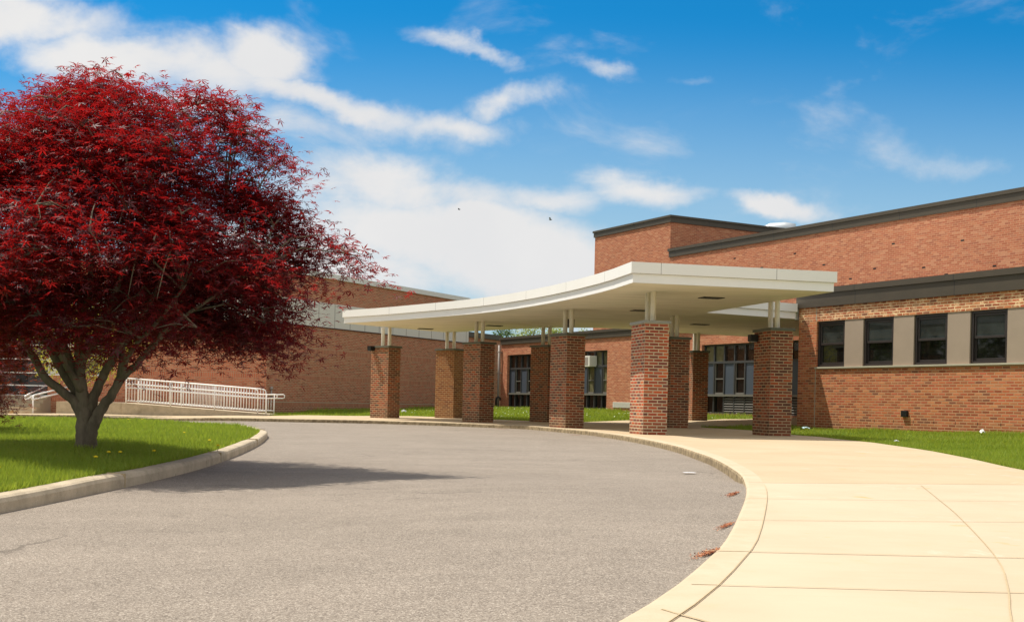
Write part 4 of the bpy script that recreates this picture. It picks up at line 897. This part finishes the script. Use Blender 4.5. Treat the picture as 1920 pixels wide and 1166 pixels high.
# simple trees
def tree(label, base, h, rad, m_, n, size, seed, group=None, trunk_r=.1, low=.35, nm='tree'):
    rnd = random.Random(seed); t = empty(nm, base, label, 'tree', group); bx, by, bz = base; r2 = np.random.default_rng(seed)
    tr = MB(); tr.tube([(bx, by, bz-.1), (bx+.05*h*.1, by, bz+h*.3), (bx, by+.05, bz+h*.6), (bx+.03, by, bz+h*.85)], [trunk_r, trunk_r*.8, trunk_r*.5, trunk_r*.15], 8)
    C = []; k = max(12, n//160)
    for i in range(k):
        an = rnd.uniform(0, 6.283); zz = rnd.uniform(low, .97); pr = math.sin(math.pi*min(1, max(0, (zz-low)/(1-low)))**.75)*.9+.1; rr = rad*pr*rnd.uniform(.25, 1.)
        p = Vector((bx+rr*math.cos(an), by+rr*math.sin(an), bz+h*zz)); s0 = Vector((bx, by, bz+h*max(.25, zz-.25)))
        tr.tube([s0, (s0+p)/2+Vector((0, 0, .04*h)), p], [trunk_r*.35, trunk_r*.2, trunk_r*.06], 5, False)
        C.append(np.array(p)+r2.normal(0, 1, (n//k, 3))*np.array([rad*.17, rad*.17, rad*.12]))
    tr.build('trunk', 'bark', t); leafcloud('crown', np.concatenate(C), size, 'leaf', m_, t, .9, seed); return t
tree('small tree with bright yellow-green leaves before the glazed entrance', (-13.6, 37.2, -.1), 3.6, 1.75, 'yellow_leaf', 5200, .075, 21, None, .06, .36)
G2 = 'spring trees beyond the classroom roof'
for i, (x, y, h, r, m_) in enumerate([(-.6, 76, 5.6, 1.6, 'green_leaf'), (1.2, 79, 6.0, 1.9, 'spring_leaf'), (3.2, 82, 5.9, 1.7, 'spring_leaf'), (4.9, 77, 5.9, 1.8, 'spring_leaf'), (7.2, 80, 5.8, 1.7, 'spring_leaf')]):
    tree(['green leafed tree beyond the classroom roof, leftmost of the row there', 'yellow-green tree above the classroom roof, left of the front pillar posts', 'pale hazy spring tree above the classroom roof, just left of the posts', 'light green spring tree above the classroom roof, right of the posts', 'light green tree beyond the classroom roof, nearest the tower'][i], (x, y, 0), h, r, m_, 5000, .12, 30+i, G2, .12, .3)
for i, (x, y) in enumerate([(-24, 31), (-27, 37), (-25, 25), (-33, 42), (-29, 20)]):
    tree('broad green tree beyond the far end of the drive, outside the picture at left', (x, y, -.2), 9, 4.2, 'green_leaf', 5000, .3, 50+i, 'trees across the drive', .25, .1)

# ------------------------------------------------------------------ small things
def bird(label, loc, m_, s_, tilt):
    t = empty('bird', loc, label, 'bird'); x, y, z = loc
    mb = MB(); mb.ball((x, y, z), .05*s_, 8, 6, (2.2, 1, 1)); mb.ball((x+.11*s_, y, z+.015*s_), .03*s_, 6, 5); mb.build('body', m_, t)
    for sg in (-1, 1):
        mb = MB(); a = [(x+.06*s_, y, z+.02*s_), (x-.06*s_, y, z+.02*s_), (x-.12*s_, y+sg*.16*s_, z+(.10+tilt*sg)*s_), (x-.02*s_, y+sg*.2*s_, z+(.12+tilt*sg)*s_)]
        mb.face(a); mb.face([(p[0], p[1], p[2]-.008) for p in a][::-1]); mb.build('wing', m_, t)
bird('dark bird in flight against the white cloud', (-2.92, 60, 10.41), 'bird_dark', .5, .02)
bird('faint grey bird gliding right of the dark one', (2.05, 70, 11.55), 'bird_pale', .75, -.05)
def crumple(nm, label, cat, x, y, z, sx, sy, sz, m_, seed):
    rnd = random.Random(seed); mb = MB(); n = 9; P = {}
    for i in range(n):
        for j in range(n):
            a = (i/(n-1)-.5)*2; c = (j/(n-1)-.5)*2; P[i, j] = (x+a*sx*(1-.2*abs(c))+rnd.uniform(-.1, .1)*sx, y+c*sy+rnd.uniform(-.1, .1)*sy, z+sz*max(0, 1-(a*a+c*c)*.55)*rnd.uniform(.55, 1)+.004)
    for i in range(n-1):
        for j in range(n-1): mb.face([P[i, j], P[i+1, j], P[i+1, j+1], P[i, j+1]])
    return tag(mb.build(nm, m_), label, cat)
crumple('paper_scrap', 'white crumpled paper on the lawn right of the first pillar', 'litter', -4.25, 46.2, H(-4.25, 46.2)+.02, .11, .08, .12, 'paper', 1)
crumple('plastic_bag', 'pale blue plastic bag in the grass right of the last pillar', 'litter', 7.35, 29.3, H(7.35, 29.3)+.02, .10, .07, .06, 'plastic_blue', 2)
crumple('paper_cup', 'small white crushed cup on the grass below the windows', 'litter', 9.75, 24.3, H(9.75, 24.3)+.02, .055, .05, .10, 'cup_white', 3)
crumple('food_wrapper', 'dull crumpled wrapper near the edge of the walk', 'litter', 7.35, 22.4, H(7.35, 22.4)+.01, .055, .045, .035, 'paper', 4)
crumple('paper_sheet', 'flat torn white paper on the road by the kerb', 'litter', 1.86, 12.2, -.088, .07, .05, .006, 'paper', 5)
def pile(label, x, y, sx, sy, n, seed, ang=0):
    r = np.random.default_rng(seed); a = r.normal(0, .42, n)*sx; c = np.abs(r.normal(0, .45, n))*sy
    X = x+a*math.cos(ang)-c*math.sin(ang); Y = y+a*math.sin(ang)+c*math.cos(ang); kh = np.array([kerbh(p, q) for p, q in zip(X, Y)])
    Z = Ha(X, Y)-kh+.004+.010*r.random(n)*np.exp(-(a/sx)**2-(c/sy)**2)
    o = leafcloud('leaf_litter', np.stack([X, Y, Z], 1), .0085, 'leaf', 'dead_leaf', None, .5, seed); return tag(o, label, 'leaf litter', kind='stuff')
pile('red-brown leaf litter against the kerb, uppermost pile by the wide slab joint', 1.60, 8.30, .26, .05, 620, 1, 1.25)
pile('small patch of red-brown leaf litter by the kerb, middle pile', 1.13, 6.05, .22, .04, 400, 2, 1.2)
pile('long streak of red-brown leaf litter at the kerb, nearest pile', .86, 4.92, .24, .05, 700, 3, 1.1)
pile('scatter of dry brown leaves in the gutter left of the middle pillars', -.3, 30.6, .35, .1, 200, 4, -.9)
pile('scatter of dry brown leaves in the gutter below the brightest pillar', 1.4, 26.0, .4, .1, 200, 5, -1.2)
# dandelions
def dandelion(x, y, z, label):
    t = empty('dandelion', (x, y, z), label, 'flower', 'dandelions in the island grass')
    mb = MB(); mb.tube([(x, y, z), (x+.004, y, z+.07)], .003, 5); mb.build('stem', 'stem_green', t)
    mb = MB(); mb.ball((x+.004, y, z+.075), .02, 8, 4, (1, 1, .5)); mb.build('flower_head', 'dandelion', t); return t
rn = random.Random(4)
sd = None
for i, (x, y) in enumerate([(-7.2, 15.5), (-4.55, 12.3), (-3.35, 11.0), (-3.5, 10.2), (-3.4, 9.6), (-3.2, 12.8), (-3.6, 14), (-8.2, 25.1), (-8.0, 25.4), (-6.2, 12.5), (-5.1, 8.4), (-3.5, 8.0), (-4.6, 16.5), (-3.45, 10.35), (-6.7, 18.5), (-4.2, 9.3)]):
    z = float(isl_z(np.array([x]), np.array([y]))[0])
    if sd is None: sd = dandelion(x, y, z, 'yellow dandelion in the island grass')
    else:
        c = sd.copy(); S.collection.objects.link(c); c.location = (x, y, z)
        for ch in sd.children: k = ch.copy(); S.collection.objects.link(k); k.parent = c
# clover in the rear lawn
r = np.random.default_rng(9); n = 900; X = r.uniform(-4, 8, n); Y = r.uniform(37, 52, n); ok = inpoly(X, Y, bl_poly); X = X[ok]; Y = Y[ok]
tag(leafcloud('clover_flowers', np.stack([X, Y, Ha(X, Y)+.08], 1), .04, 'leaf', 'petal', None, .5, 5), 'white clover heads dotted through the rear lawn', 'flowers', kind='stuff')
